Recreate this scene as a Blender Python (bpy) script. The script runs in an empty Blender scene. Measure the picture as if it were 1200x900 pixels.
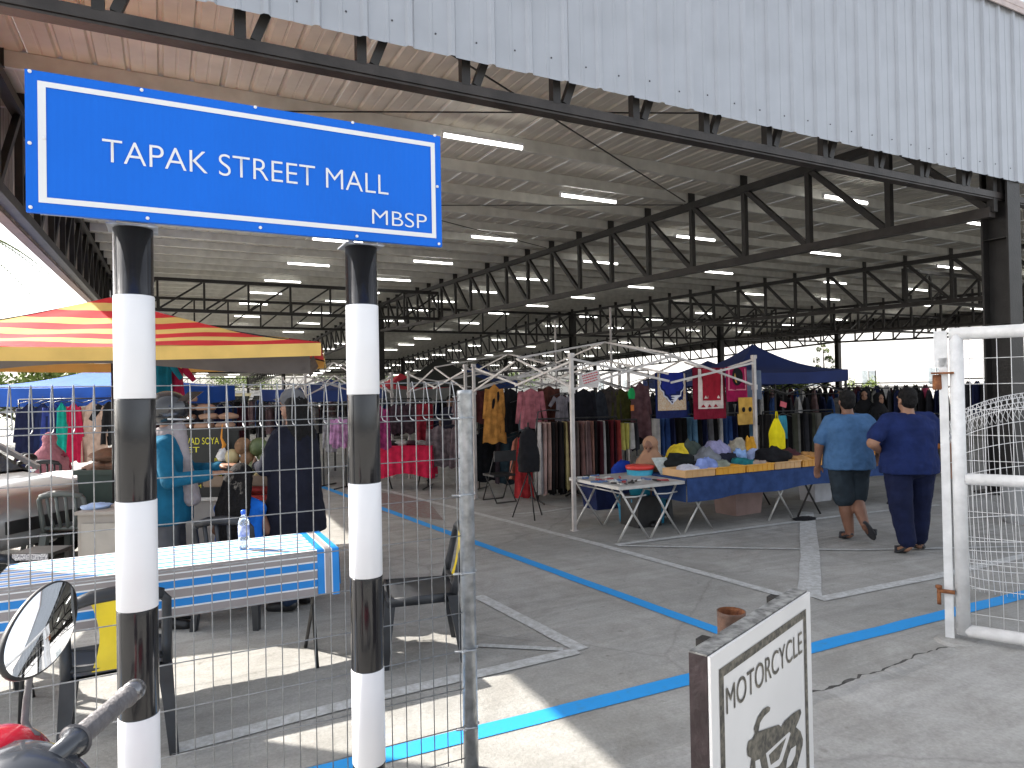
import bpy, math, random
from mathutils import Vector, Matrix, noise
random.seed(7)
S = bpy.context.scene
PI = math.pi
def rad(d): return math.radians(d)
ORD = ['first', 'second', 'third', 'fourth', 'fifth', 'sixth', 'seventh', 'eighth', 'ninth', 'tenth', 'eleventh', 'twelfth', 'thirteenth', 'fourteenth', 'fifteenth', 'sixteenth', 'seventeenth', 'eighteenth', 'nineteenth', 'twentieth']
def nth(i): return ORD[i] if i < 20 else ('twenty '+ORD[i-20] if i < 29 else 'thirty '+ORD[max(0, i-30)] if i > 29 else 'thirtieth')

# ---------------------------------------------------------------- camera, sky, sun, exposure
EYE = Vector((0.0, 0.0, 1.7))
YAW = rad(27.0); PITCH = rad(0.64); ROLL = rad(1.06); FOC = 800.0
_f = Vector((math.sin(YAW)*math.cos(PITCH), math.cos(YAW)*math.cos(PITCH), math.sin(PITCH)))
_r0 = Vector((math.cos(YAW), -math.sin(YAW), 0))
_u0 = _r0.cross(_f)
CR = _r0*math.cos(ROLL) - _u0*math.sin(ROLL)
CU = _u0*math.cos(ROLL) + _r0*math.sin(ROLL)
CF = _f
cam = bpy.data.cameras.new('camera'); cam_o = bpy.data.objects.new('camera', cam)
S.collection.objects.link(cam_o); S.camera = cam_o
cam.sensor_width = 36; cam.lens = 24.0; cam.clip_end = 2000; cam.clip_start = 0.05
M = Matrix.Identity(4)
for i in range(3):
    M[i][0] = CR[i]; M[i][1] = CU[i]; M[i][2] = -CF[i]; M[i][3] = EYE[i]
cam_o.matrix_world = M

w = bpy.data.worlds.new('World'); S.world = w; w.use_nodes = True
nt = w.node_tree; bg = nt.nodes['Background']
sky = nt.nodes.new('ShaderNodeTexSky'); sky.sky_type = 'NISHITA'; sky.sun_disc = False
SUN = Vector((-0.95, 0.90, 1.0))            # towards the sun
elev = math.atan2(SUN.z, math.hypot(SUN.x, SUN.y))
sky.sun_elevation = elev
sky.sun_rotation = math.atan2(SUN.x, SUN.y)
sky.air_density = 1.0; sky.dust_density = 3.5; sky.ozone_density = 1.0
hs = nt.nodes.new('ShaderNodeHueSaturation'); hs.inputs['Saturation'].default_value = 0.32   # hazy white tropical sky
nt.links.new(sky.outputs[0], hs.inputs['Color']); nt.links.new(hs.outputs[0], bg.inputs[0]); bg.inputs[1].default_value = 0.15
sl = bpy.data.lights.new('sun', 'SUN'); sl.energy = 4.9; sl.angle = rad(0.5); sl.color = (1.0, 0.94, 0.86)
so = bpy.data.objects.new('sun', sl); S.collection.objects.link(so)
so.rotation_euler = SUN.to_track_quat('Z', 'Y').to_euler()
S.view_settings.view_transform = 'Standard'; S.view_settings.look = 'None'
S.view_settings.exposure = 1.45; S.view_settings.gamma = 1
try:
    S.cycles.max_bounces = 8; S.cycles.diffuse_bounces = 5; S.cycles.transparent_max_bounces = 12
except Exception: pass

# ---------------------------------------------------------------- placing: photo pixel -> point
def ray(px, py):
    return CF + CR*((px-600)/FOC) + CU*((450-py)/FOC)
def G(px, py, h=0.0):                       # on the level h
    d = ray(px, py); t = (h-EYE.z)/d.z; return EYE + d*t
def PV(px, py, V):                          # on the plane y = V
    d = ray(px, py); t = (V-EYE.y)/d.y; return EYE + d*t
def PU(px, py, U):
    d = ray(px, py); t = (U-EYE.x)/d.x; return EYE + d*t
def PZ(px, py, Z):                          # at distance Z ahead
    return EYE + ray(px, py)*Z
def XZ(px, Z, h=0.0):                       # column px at distance Z, height h
    p = PZ(px, 459, Z); p.z = h; return p
CAMR = -YAW                                 # rotation of things squared to the view

# ---------------------------------------------------------------- materials
MATS = {}
def mat(name, col, rough=0.7, metal=0.0, var=0.12, vs=6.0, bump=0.0, bs=40.0, spec=None, emit=0, coat=0, col2=None, trans=0, alpha=None, sheen=0):
    if name in MATS: return MATS[name]
    m = bpy.data.materials.new(name); m.use_nodes = True; n = m.node_tree; b = n.nodes['Principled BSDF']
    L = n.links
    b.inputs['Roughness'].default_value = rough; b.inputs['Metallic'].default_value = metal
    if spec is not None: b.inputs['Specular IOR Level'].default_value = spec
    if coat: b.inputs['Coat Weight'].default_value = coat
    if trans: b.inputs['Transmission Weight'].default_value = trans
    if emit:
        b.inputs['Emission Color'].default_value = (*col, 1); b.inputs['Emission Strength'].default_value = emit
    tc = n.nodes.new('ShaderNodeTexCoord')
    nz = n.nodes.new('ShaderNodeTexNoise'); nz.inputs['Scale'].default_value = vs; nz.inputs['Detail'].default_value = 6
    L.new(tc.outputs['Object'], nz.inputs['Vector'])
    cr = n.nodes.new('ShaderNodeValToRGB')
    c2 = col2 if col2 else tuple(min(1, c*(1+var)) for c in col)
    c1 = tuple(c*(1-var) for c in col) if not col2 else col
    cr.color_ramp.elements[0].color = (*c1, 1); cr.color_ramp.elements[1].color = (*c2, 1)
    cr.color_ramp.elements[0].position = 0.35; cr.color_ramp.elements[1].position = 0.65
    L.new(nz.outputs['Fac'], cr.inputs['Fac']); L.new(cr.outputs['Color'], b.inputs['Base Color'])
    if bump:
        n2 = n.nodes.new('ShaderNodeTexNoise'); n2.inputs['Scale'].default_value = bs; n2.inputs['Detail'].default_value = 5
        L.new(tc.outputs['Object'], n2.inputs['Vector'])
        bp = n.nodes.new('ShaderNodeBump'); bp.inputs['Strength'].default_value = bump; bp.inputs['Distance'].default_value = 0.02
        L.new(n2.outputs['Fac'], bp.inputs['Height']); L.new(bp.outputs['Normal'], b.inputs['Normal'])
    MATS[name] = m; return m
def cloth(name, col, var=0.18):
    return mat('cloth_'+name, col, rough=0.9, var=var, vs=9, bump=0.5, bs=14, spec=0.2)

# ---------------------------------------------------------------- mesh builder
class MB:
    def __init__(s): s.v = []; s.f = []; s.mi = []; s.cur = 0
    def add(s, vs, fs):
        o = len(s.v); s.v += [tuple(v) for v in vs]; s.f += [tuple(i+o for i in f) for f in fs]; s.mi += [s.cur]*len(fs)
        return s
    def box(s, c, d, rz=0, rot=None):
        x, y, z = d[0]/2, d[1]/2, d[2]/2
        R = rot if rot is not None else Matrix.Rotation(rz, 3, 'Z')
        vs = [Vector(c)+R@Vector((a*x, b*y, e*z)) for a in (-1, 1) for b in (-1, 1) for e in (-1, 1)]
        return s.add(vs, [(0,1,3,2),(4,6,7,5),(0,4,5,1),(2,3,7,6),(0,2,6,4),(1,5,7,3)])
    def bar(s, p, q, wd, ht=None, up=(0,0,1)):
        p = Vector(p); q = Vector(q); d = (q-p); L = d.length
        if L < 1e-6: return s
        d.normalize(); u = Vector(up)
        if abs(d.dot(u)) > 0.98: u = Vector((0,1,0))
        x = d.cross(u).normalized(); z = x.cross(d)
        R = Matrix((x, d, z)).transposed()
        return s.box((p+q)/2, (wd, L, ht or wd), rot=R)
    def tube(s, pts, r, n=8, cap=True, closed=False):
        pts = [Vector(p) for p in pts]; N = len(pts); vs = []; fs = []
        rr = r if isinstance(r, (list, tuple)) else [r]*N
        prev = None
        for i, p in enumerate(pts):
            if closed: t = pts[(i+1) % N]-pts[i-1]
            else: t = pts[min(i+1, N-1)]-pts[max(i-1, 0)]
            t.normalize()
            if prev is None:
                a = Vector((0,0,1)) if abs(t.z) < .9 else Vector((1,0,0))
                x = t.cross(a).normalized()
            else:
                x = (prev - t*prev.dot(t)).normalized()
            prev = x; y = t.cross(x)
            for k in range(n):
                an = 2*PI*k/n; vs.append(p+(x*math.cos(an)+y*math.sin(an))*rr[i])
        m = N if closed else N-1
        for i in range(m):
            for k in range(n):
                a = i*n+k; b = i*n+(k+1) % n; c = ((i+1) % N)*n+(k+1) % n; d = ((i+1) % N)*n+k
                fs.append((a, b, c, d))
        if cap and not closed:
            fs.append(tuple(range(n))[::-1]); fs.append(tuple((N-1)*n+k for k in range(n)))
        return s.add(vs, fs)
    def lathe(s, prof, c=(0,0,0), n=16, sx=1, sy=1, rot=None):
        vs = []; fs = []; c = Vector(c)
        for (r, z) in prof:
            for k in range(n):
                a = 2*PI*k/n; v = Vector((r*math.cos(a)*sx, r*math.sin(a)*sy, z))
                vs.append(c+(rot@v if rot is not None else v))
        for i in range(len(prof)-1):
            for k in range(n):
                fs.append((i*n+k, i*n+(k+1) % n, (i+1)*n+(k+1) % n, (i+1)*n+k))
        fs.append(tuple(range(n))[::-1]); fs.append(tuple((len(prof)-1)*n+k for k in range(n)))
        return s.add(vs, fs)
    def ell(s, c, r, n=12, m=8, rot=None):
        if not isinstance(r, (list, tuple)): r = (r, r, r)
        vs = []; fs = []; c = Vector(c)
        for i in range(m+1):
            t = PI*(i+0.0)/m; rr = max(math.sin(t), 0.001)
            for k in range(n):
                a = 2*PI*k/n; v = Vector((r[0]*rr*math.cos(a), r[1]*rr*math.sin(a), -r[2]*math.cos(t)))
                vs.append(c+(rot@v if rot is not None else v))
        for i in range(m):
            for k in range(n):
                fs.append((i*n+k, i*n+(k+1) % n, (i+1)*n+(k+1) % n, (i+1)*n+k))
        fs.append(tuple(range(n))[::-1]); fs.append(tuple(m*n+k for k in range(n)))
        return s.add(vs, fs)
    def cap(s, p, r0, q, r1, n=10):          # tapered capsule
        p = Vector(p); q = Vector(q); d = (q-p); L = max(d.length, 1e-5); d.normalize()
        pts = []; rs = []
        for a in (85, 60, 35, 12): pts.append(p-d*r0*math.sin(rad(a))); rs.append(r0*math.cos(rad(a)))
        pts.append(p); rs.append(r0); pts.append(q); rs.append(r1)
        for a in (12, 35, 60, 85): pts.append(q+d*r1*math.sin(rad(a))); rs.append(r1*math.cos(rad(a)))
        return s.tube(pts, rs, n)
    def loft(s, secs, n=18):                 # [(x,y,z,rx,ry)]
        vs = []; fs = []
        for (x, y, z, rx, ry) in secs:
            for k in range(n):
                a = 2*PI*k/n; vs.append((x+rx*math.cos(a), y+ry*math.sin(a), z))
        for i in range(len(secs)-1):
            for k in range(n):
                fs.append((i*n+k, i*n+(k+1) % n, (i+1)*n+(k+1) % n, (i+1)*n+k))
        fs.append(tuple(range(n))[::-1]); fs.append(tuple((len(secs)-1)*n+k for k in range(n)))
        return s.add(vs, fs)
    def prism(s, poly, y0, y1):              # polygon in x,z extruded along y
        n = len(poly)
        vs = [(x, y0, z) for x, z in poly]+[(x, y1, z) for x, z in poly]
        fs = [tuple(range(n)), tuple(range(2*n-1, n-1, -1))]
        for i in range(n): fs.append((i, i+n, (i+1) % n+n, (i+1) % n))
        return s.add(vs, fs)
    def sheet(s, poly, z):                   # flat polygon
        return s.add([(p[0], p[1], z) for p in poly], [tuple(range(len(poly)))])
    def mesh(s, name, mats, smooth=False):
        me = bpy.data.meshes.new(name); me.from_pydata(s.v, [], s.f)
        for m in (mats if isinstance(mats, (list, tuple)) else [mats]): me.materials.append(m)
        if len(me.materials) > 1:
            me.polygons.foreach_set('material_index', s.mi)
        if smooth:
            me.polygons.foreach_set('use_smooth', [True]*len(me.polygons))
        me.update(); return me
    def build(s, name, mats, parent=None, smooth=False, **k):
        o = link(name, s.mesh(name, mats, smooth), parent)
        if k: tag(o, **k)
        return o
def link(name, data, parent=None):
    o = bpy.data.objects.new(name, data); S.collection.objects.link(o)
    if parent is not None: o.parent = parent
    return o
def tag(o, label=None, cat=None, group=None, kind=None):
    if label: o['label'] = label
    if cat: o['category'] = cat
    if group: o['group'] = group
    if kind: o['kind'] = kind
    return o
def empty(name, loc, rz=0, label=None, cat=None, group=None):
    o = link(name, None); o.location = Vector(loc); o.rotation_euler = (0, 0, rz); o.empty_display_size = .1
    return tag(o, label, cat, group)
KIDS = {}
def copy_tree(o, parent=None):
    c = o.copy(); S.collection.objects.link(c)
    if parent is not None: c.parent = parent
    for ch in [x for x in S.objects if x.parent == o]: copy_tree(ch, c)
    return c
def copy_to(o, loc, rz=None, label=None, group=None):
    c = copy_tree(o); c.location = Vector(loc)
    if rz is not None: c.rotation_euler = (0, 0, rz)
    if label: c['label'] = label
    if group: c['group'] = group
    return c
def text_obj(name, txt, m, parent, p0, p1, p_up, depth=0.002, font_bold=False, lift=0.0):
    """flat lettering: baseline p0..p1, height direction and cap height from p_up (a vector)"""
    cu = bpy.data.curves.new(name, 'FONT'); cu.body = txt; cu.size = 1; cu.extrude = 0
    cu.offset = 0.0 if font_bold else -0.009
    o = bpy.data.objects.new('t', cu); S.collection.objects.link(o)
    dg = bpy.context.evaluated_depsgraph_get(); dg.update()
    me = bpy.data.meshes.new_from_object(o.evaluated_get(dg)); bpy.data.objects.remove(o)
    xs = [v.co.x for v in me.vertices]; ys = [v.co.y for v in me.vertices]
    x0, x1 = min(xs), max(xs); y1 = 0.73 if any(c.isupper() for c in txt) else max(ys)
    p0 = Vector(p0); p1 = Vector(p1); up = Vector(p_up); dx = p1-p0
    nrm = dx.cross(up).normalized()
    for v in me.vertices:
        v.co = p0+dx*((v.co.x-x0)/(x1-x0))+up*(v.co.y/y1)+nrm*lift
    me.materials.clear(); me.materials.append(m)
    return link(name, me, parent)

# common materials
def concrete(name, base, base2, crack=False):
    m = bpy.data.materials.new(name); m.use_nodes = True; n = m.node_tree; L = n.links; b = n.nodes['Principled BSDF']
    tc = n.nodes.new('ShaderNodeTexCoord')
    def nz(sc, det=8, dist=0, rough=.6):
        k = n.nodes.new('ShaderNodeTexNoise'); k.inputs['Scale'].default_value = sc; k.inputs['Detail'].default_value = det
        k.inputs['Distortion'].default_value = dist; k.inputs['Roughness'].default_value = rough
        L.new(tc.outputs['Object'], k.inputs['Vector']); return k
    def ramp(src, p0, p1, c0, c1):
        r = n.nodes.new('ShaderNodeValToRGB'); r.color_ramp.elements[0].position = p0; r.color_ramp.elements[1].position = p1
        r.color_ramp.elements[0].color = (*c0, 1); r.color_ramp.elements[1].color = (*c1, 1); L.new(src, r.inputs['Fac']); return r
    def mul(a, bb, fac=1.0):
        x = n.nodes.new('ShaderNodeMix'); x.data_type = 'RGBA'; x.blend_type = 'MULTIPLY'; x.inputs[0].default_value = fac
        L.new(a, x.inputs[6]); L.new(bb, x.inputs[7]); return x.outputs[2]
    a = ramp(nz(0.55, 10, .6, .65).outputs['Fac'], .3, .72, base, base2)
    st = ramp(nz(2.3, 12, 1.2, .7).outputs['Fac'], .38, .62, (.80, .79, .77), (1, 1, 1))
    fine = ramp(nz(55, 6).outputs['Fac'], .3, .7, (.82, .82, .82), (1.06, 1.06, 1.06))
    spots = ramp(nz(9, 3, 0, .5).outputs['Fac'], .24, .33, (.55, .53, .5), (1, 1, 1))
    # sweeping tyre and trowel streaks
    mp = n.nodes.new('ShaderNodeMapping'); mp.inputs['Scale'].default_value = (.35, 5.5, 1); mp.inputs['Rotation'].default_value = (0, 0, .35)
    L.new(tc.outputs['Object'], mp.inputs['Vector'])
    k = n.nodes.new('ShaderNodeTexNoise'); k.inputs['Scale'].default_value = 2.0; k.inputs['Detail'].default_value = 6; k.inputs['Distortion'].default_value = .8
    L.new(mp.outputs[0], k.inputs['Vector'])
    sk = ramp(k.outputs['Fac'], .35, .6, (.86, .86, .86), (1.0, 1.0, 1.0))
    c = mul(a.outputs[0], st.outputs[0]); c = mul(c, fine.outputs[0]); c = mul(c, spots.outputs[0], .7); c = mul(c, sk.outputs[0], .9)
    h = nz(28, 10, .4, .7)
    if crack:
        vo = n.nodes.new('ShaderNodeTexVoronoi'); vo.feature = 'DISTANCE_TO_EDGE'; vo.inputs['Scale'].default_value = .45
        dm = n.nodes.new('ShaderNodeMix'); dm.data_type = 'VECTOR'; dm.inputs[0].default_value = .16
        w2 = nz(1.8, 8); L.new(tc.outputs['Object'], dm.inputs[4]); L.new(w2.outputs['Color'], dm.inputs[5]); L.new(dm.outputs[1], vo.inputs['Vector'])
        ck = ramp(vo.outputs['Distance'], .0015, .005, (.45, .44, .43), (1, 1, 1)); c = mul(c, ck.outputs[0], .35)
    L.new(c, b.inputs['Base Color']); b.inputs['Roughness'].default_value = .72; b.inputs['Specular IOR Level'].default_value = .35
    bp = n.nodes.new('ShaderNodeBump'); bp.inputs['Strength'].default_value = .55; bp.inputs['Distance'].default_value = .012
    L.new(h.outputs['Fac'], bp.inputs['Height']); L.new(bp.outputs['Normal'], b.inputs['Normal'])
    return m
def worn_paint(name, col, under, wear=.45):
    m = bpy.data.materials.new(name); m.use_nodes = True; n = m.node_tree; L = n.links; b = n.nodes['Principled BSDF']
    tc = n.nodes.new('ShaderNodeTexCoord'); k = n.nodes.new('ShaderNodeTexNoise'); k.inputs['Scale'].default_value = 16; k.inputs['Detail'].default_value = 12; k.inputs['Roughness'].default_value = .75
    L.new(tc.outputs['Object'], k.inputs['Vector'])
    r = n.nodes.new('ShaderNodeValToRGB'); r.color_ramp.elements[0].position = wear-.07; r.color_ramp.elements[1].position = wear+.1
    r.color_ramp.elements[0].color = (*under, 1); r.color_ramp.elements[1].color = (*col, 1)
    L.new(k.outputs['Fac'], r.inputs['Fac']); L.new(r.outputs[0], b.inputs['Base Color']); b.inputs['Roughness'].default_value = .65
    return m
m_floor = concrete('floor_concrete', (.30, .298, .283), (.44, .432, .41), True)
m_apron = concrete('apron_concrete', (.36, .355, .34), (.49, .48, .46), True)
m_white_line = worn_paint('white_line_paint', (.52, .53, .53), (.36, .36, .345), .49)
m_blue_line = worn_paint('blue_line_paint', (.015, .27, .66), (.05, .22, .45), .36)
m_red_floor = worn_paint('red_floor_paint', (.20, .10, .085), (.2, .19, .18), .5)
m_steel_dark = mat('dark_painted_steel', (.022, .020, .019), .5, .0, .25, 4, .15, 30, spec=.4)
m_chord = mat('chord_steel', (.035, .030, .028), .5, .0, .3, 4, .15, 30, spec=.4)
m_sheet = mat('roof_sheet_underside', (.54, .51, .45), .65, .05, .1, 2)
m_purlin = mat('galvanised_purlin', (.55, .54, .50), .5, .1, .12, 3)
m_fascia = mat('fascia_sheet', (.37, .39, .425), .38, .25, .06, 2)
m_screw = mat('screw_head', (.08, .08, .09), .4, .6)
m_galv = mat('galvanised_pipe', (.42, .44, .46), .4, .7, .25, 22, .12, 60)
m_wire = mat('galvanised_wire', (.30, .31, .32), .45, .6, .2, 30)
m_whitepaint = mat('white_gate_paint', (.66, .66, .66), .45, 0, .1, 12, .15, 60)
m_chrome = mat('pale_tube_metal', (.55, .54, .52), .35, .5, .12, 8)
m_frame_tube = mat('gazebo_tube', (.44, .41, .39), .45, .1, .15, 8)
m_black = mat('black_plastic', (.015, .015, .016), .4, 0, .3, 10)
m_rubber = mat('black_rubber', (.02, .02, .02), .8, 0, .3, 10)
m_tube_light = mat('lamp_tube', (1, .99, .94), .3, emit=3.5, var=0)
m_sign_blue = mat('sign_blue', (.001, .135, .68), .5, 0, .06, 2, spec=.25)
m_sign_white = mat('sign_white', (.74, .76, .78), .35, 0, .03, 3)
m_band_white = mat('band_white', (.78, .79, .82), .32, 0, .03, 3, .06, 10)
m_band_black = mat('band_black', (.012, .012, .014), .16, 0, .3, 3, .12, 6, spec=.6)
m_rust = mat('rusty_iron', (.14, .05, .025), .8, .2, .4, 20, .5, 60, col2=(.33, .13, .05))
m_rust_out = mat('rusty_pipe_skin', (.06, .045, .04), .6, .3, .4, 14, .4, 50, col2=(.22, .12, .08))
m_skin = mat('skin_tan', (.30, .155, .095), .55, 0, .08, 5)
m_skin_d = mat('skin_brown', (.19, .09, .055), .55, 0, .08, 5)
m_hair = mat('black_hair', (.008, .007, .007), .75, 0, .4, 60, .5, 90, spec=.2)
m_eye = mat('eye_dark', (.02, .015, .01), .2, 0, 0)
# ================================================================ GROUND
mb = MB(); mb.sheet([(-400, -300), (600, -300), (600, 700), (-400, 700)], -0.02)
mb.build('ground', concrete('yard_concrete', (.30, .29, .27), (.40, .39, .36)), kind='structure')
mb = MB(); mb.sheet([(-30, -4), (60, -4), (60, 112), (-30, 112)], 0.0)
mb.build('hall_floor', m_floor, kind='structure')
# pavement apron in front, with a broken edge
edge = [(640, 940), (780, 883), (808, 874), (870, 850), (905, 834), (940, 822), (962, 812), (985, 805), (1012, 794), (1040, 785), (1062, 776), (1085, 768), (1115, 761), (1160, 750), (1230, 735)]
ep = [G(x, y) for x, y in edge]
fine = []
for a, b in zip(ep[:-1], ep[1:]):
    for k in range(8):
        t = k/8; p = a.lerp(b, t); q = noise.noise(p*5)*.035+noise.noise(p*19)*.014
        fine.append(Vector((p.x, p.y+q, 0)))
mb = MB()
for a, b in zip(fine[:-1], fine[1:]):
    mb.add([(a.x, a.y, .012), (b.x, b.y, .012), (b.x, -4, .012), (a.x, -4, .012)], [(0, 3, 2, 1)])
    mb.add([(a.x, a.y, .012), (b.x, b.y, .012), (b.x, b.y, -.01), (a.x, a.y, -.01)], [(0, 1, 2, 3)])
l = fine[-1]; mb.add([(l.x, l.y, .012), (12, l.y-.6, .012), (12, -4, .012), (l.x, -4, .012)], [(0, 3, 2, 1)])
mb.build('pavement', m_apron, kind='structure')
mb = MB()
for a, b in zip(fine[20:-16], fine[21:-15]):
    wd = .012+.05*abs(noise.noise(a*7)); w2 = .012+.05*abs(noise.noise(b*7))
    mb.add([(a.x, a.y-.002, .008), (b.x, b.y-.002, .008), (b.x, b.y+w2, .006), (a.x, a.y+wd, .006)], [(0, 1, 2, 3)])
mb.build('floor_crack', mat('crack_dirt', (.06, .058, .055), .95, 0, .4, 20, .5), kind='structure')

mb = MB()                                     # rough lip of mortar along the joint
for a, b in zip(fine[20:-16], fine[21:-15]):
    ha, hb_ = .014+.016*abs(noise.noise(a*13)), .014+.016*abs(noise.noise(b*13)); oa, ob = .05+.05*noise.noise(a*3), .05+.05*noise.noise(b*3)
    mb.add([(a.x, a.y-.004, .013), (b.x, b.y-.004, .013), (b.x, b.y-.03, hb_), (a.x, a.y-.03, ha), (a.x, a.y-.05-oa, .0125), (b.x, b.y-.05-ob, .0125)], [(0, 3, 2, 1), (3, 4, 5, 2)])
mb.build('joint_mortar', concrete('mortar', (.30, .30, .29), (.46, .455, .44)), kind='structure')
def stripe(name, pts, wd, m, z):
    """painted line through floor points"""
    mb = MB(); pts = [Vector((p.x, p.y, 0)) for p in pts]; N = len(pts)
    res = []
    for i in range(N-1):
        a, b = pts[i], pts[i+1]; n_ = max(2, int((b-a).length/.25))
        d = (b-a).normalized(); nr = Vector((-d.y, d.x, 0))
        prev = None
        for k in range(n_+1):
            p = a.lerp(b, k/n_); j = noise.noise(p*9)*.012*(wd/.12)
            l_, r_ = p+nr*(wd/2+j), p-nr*(wd/2-j*.6)
            if prev: mb.add([(prev[0].x, prev[0].y, z), (l_.x, l_.y, z), (r_.x, r_.y, z), (prev[1].x, prev[1].y, z)], [(0, 3, 2, 1)])
            prev = (l_, r_)
    return mb.build(name, m, kind='structure')
A_ = Vector((1, 0, 0)); B_ = Vector((0, 1, 0))
p0, p1 = G(385, 903), G(1200, 697)
d = (p1-p0).normalized()
stripe('blue_line', [p0-d*3.0, p1+d*14], .13, m_blue_line, .004)
p0, p1 = G(838, 738), G(560, 637); d = (p1-p0).normalized(); d2 = (d+B_*.0).normalized()
pj = G(856, 745)
stripe('blue_line', [pj, p1, p1+d*5, p1+d*24], .115, m_blue_line, .0045)
wl = lambda pts, wd, z: stripe('white_line', [G(*p) for p in pts], wd*.82, m_white_line, z)
wl([(915, 697), (820, 671), (700, 638), (559, 602), (500, 587), (440, 572)], .12, .005)
wl([(682, 762), (560, 699)], .13, .006)
wl([(676, 764), (575, 787), (440, 818), (200, 880)], .13, .0068)
wl([(560, 757), (660, 762)], .07, .0074)
wl([(1230, 645), (1110, 673), (960, 703)], .13, .006)
wl([(949, 700), (949, 640), (945, 600)], .22, .0055)
wl([(724, 640), (830, 642), (1000, 645), (1200, 641)], .07, .0072)
wl([(722, 639), (840, 624), (1000, 603), (1100, 592)], .10, .0066)
wl([(600, 603), (640, 600), (700, 590)], .08, .0073)
mb = MB(); mb.sheet([G(440, 600), G(520, 610), G(500, 585), G(430, 575)], .0035)
mb.build('red_floor_patch', m_red_floor, kind='structure')

# ================================================================ MARKET HALL
U0, U1, V0, V1, V2 = -1.9, 50.5, 5.86, 38.66, 109.0
BAY = [-1.9, 11.2, 24.3, 37.4, 50.5]
RISE = 0.033
def hz(v):                                  # height of bottom chord centre along the depth
    return 4.28+RISE*(v-V0) if v <= V1 else 4.28+RISE*(V1-V0)-0.033*(v-V1)
TH = 1.52                                    # chord to chord
def top(v): return hz(v)+TH
hall = empty('market_hall', (0, 0, 0), 0, 'long open market hall with grey corrugated roof and fascia on dark steel trusses', 'building')
# columns
cm = MB()
colm = {}
def column(u, v, h, name='column'):
    mb = MB(); mb.box((0, 0, h/2), (.03, .38, h)); mb.box((0, .18, h/2), (.34, .03, h)); mb.box((0, -.18, h/2), (.34, .03, h)); mb.box((0, 0, .012), (.6, .7, .024))
    for zz in (1.3, 2.6, 3.9):
        if zz < h: mb.box((.085, 0, zz), (.15, .33, .012)); mb.box((-.085, 0, zz), (.15, .33, .012))
    o = mb.build(name, m_steel_dark, hall); o.location = (u, v, 0); return o
for u in BAY:
    column(u+(.30 if u > U0 else -.5), V0+.05, top(V0)+.05); column(u, V1, top(V1)+.1); column(u, 75.0, top(75)+.1); column(u, V2, top(V2)+.1)
# trusses along the depth
PAN = 1.64; NP = 20
def chord_mb(pts, hh, wd=.16):
    mb = MB()
    for a, b in zip(pts[:-1], pts[1:]): mb.bar(a, b, wd, hh)
    return mb
post_me = MB().box((0, 0, TH/2), (.10, .10, TH)).mesh('truss_post', m_steel_dark)
dgm = MB(); dgm.bar((0, .08, .08), (0, PAN-.08, TH-.06+RISE*PAN), .09, .10); diag_me = dgm.mesh('truss_diagonal', m_steel_dark)
clm = MB(); clm.box((0, 0, 0), (.20, .012, .24)); clm.box((0, .03, -.11), (.2, .07, .012)); cleat_me = clm.mesh('purlin_cleat', m_steel_dark)
for bi, u in enumerate(BAY):
    t = chord_mb([(u, V0, hz(V0)), (u, V1, hz(V1))], .15).build('bottom_chord', m_chord, hall)
    t = chord_mb([(u, V0, top(V0)), (u, V1, top(V1))], .15).build('top_chord', m_steel_dark, hall)
    near = bi in (0, 1, 2)
    mb = MB()
    for k in range(NP+1):
        v = V0+k*PAN
        if near:
            o = link('truss_post', post_me, t); o.location = (u, v, hz(v))
            o = link('purlin_cleat', cleat_me, t); o.location = (u, v, top(v)+.19)
            if k < NP: o = link('truss_diagonal', diag_me, t); o.location = (u, v, hz(v))
        else:
            mb.box((u, v, hz(v)+TH/2), (.1, .1, TH)); mb.box((u, v, top(v)+.19), (.2, .012, .24))
            if k < NP: mb.bar((u, v+.08, top(v)), (u, v+PAN-.1, hz(v)+.1), .09, .1)
    if not near: mb.build('truss_webbing', m_steel_dark, t)
    # second span beyond the mid row
    chord_mb([(u, V1+.3, hz(V1)), (u, V2, hz(V2))], .15).build('bottom_chord', m_chord, hall)
    t2 = chord_mb([(u, V1+.3, top(V1)), (u, V2, top(V2))], .15).build('top_chord', m_steel_dark, hall)
    mb = MB(); n2 = int((V2-V1)/PAN)
    for k in range(1, n2+1):
        v = V1+k*PAN
        mb.box((u, v, hz(v)+TH/2), (.1, .1, TH))
        mb.box((u, v, top(v)+.19), (.2, .012, .24))
        mb.bar((u, v-PAN+.08, hz(v)), (u, v-.1, top(v)-.1), .09, .1)
    mb.build('truss_webbing', m_steel_dark, t2)
# cross trusses between the columns
def cross(v, u0, u1, pan, zb, zt, name='cross_truss', flip=1):
    mb = MB(); mb.box(((u0+u1)/2, v, zb), (u1-u0, .13, .13)); mb.box(((u0+u1)/2, v, zt), (u1-u0, .13, .13))
    n_ = int(round((u1-u0)/pan)); p = (u1-u0)/n_
    for k in range(n_+1):
        mb.box((u0+k*p, v, (zb+zt)/2), (.08, .08, zt-zb-.132))
        if k < n_: mb.bar((u0+k*p+.07, v, zb+.07 if flip > 0 else zt-.07), (u0+k*p+p-.07, v, zt-.07 if flip > 0 else zb+.07), .07, .07)
    return mb.build(name, m_steel_dark, hall)
cross(28.82+.16, U0+.1, BAY[1]-.1, 1.6, hz(29)-.0, top(29)-.35)
for v in (V1+.03, 75, V2):
    for a, b in zip(BAY[:-1], BAY[1:]): cross(v, a+.1, b-.1, 1.6, hz(v)+.02, top(v)-.12)
for v in (15.7+.16, 28.82+.16):
    for a, b in zip(BAY[2:-1], BAY[3:]): cross(v, a+.1, b-.1, 1.6, hz(v)+.2, top(v)-.2)
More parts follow.
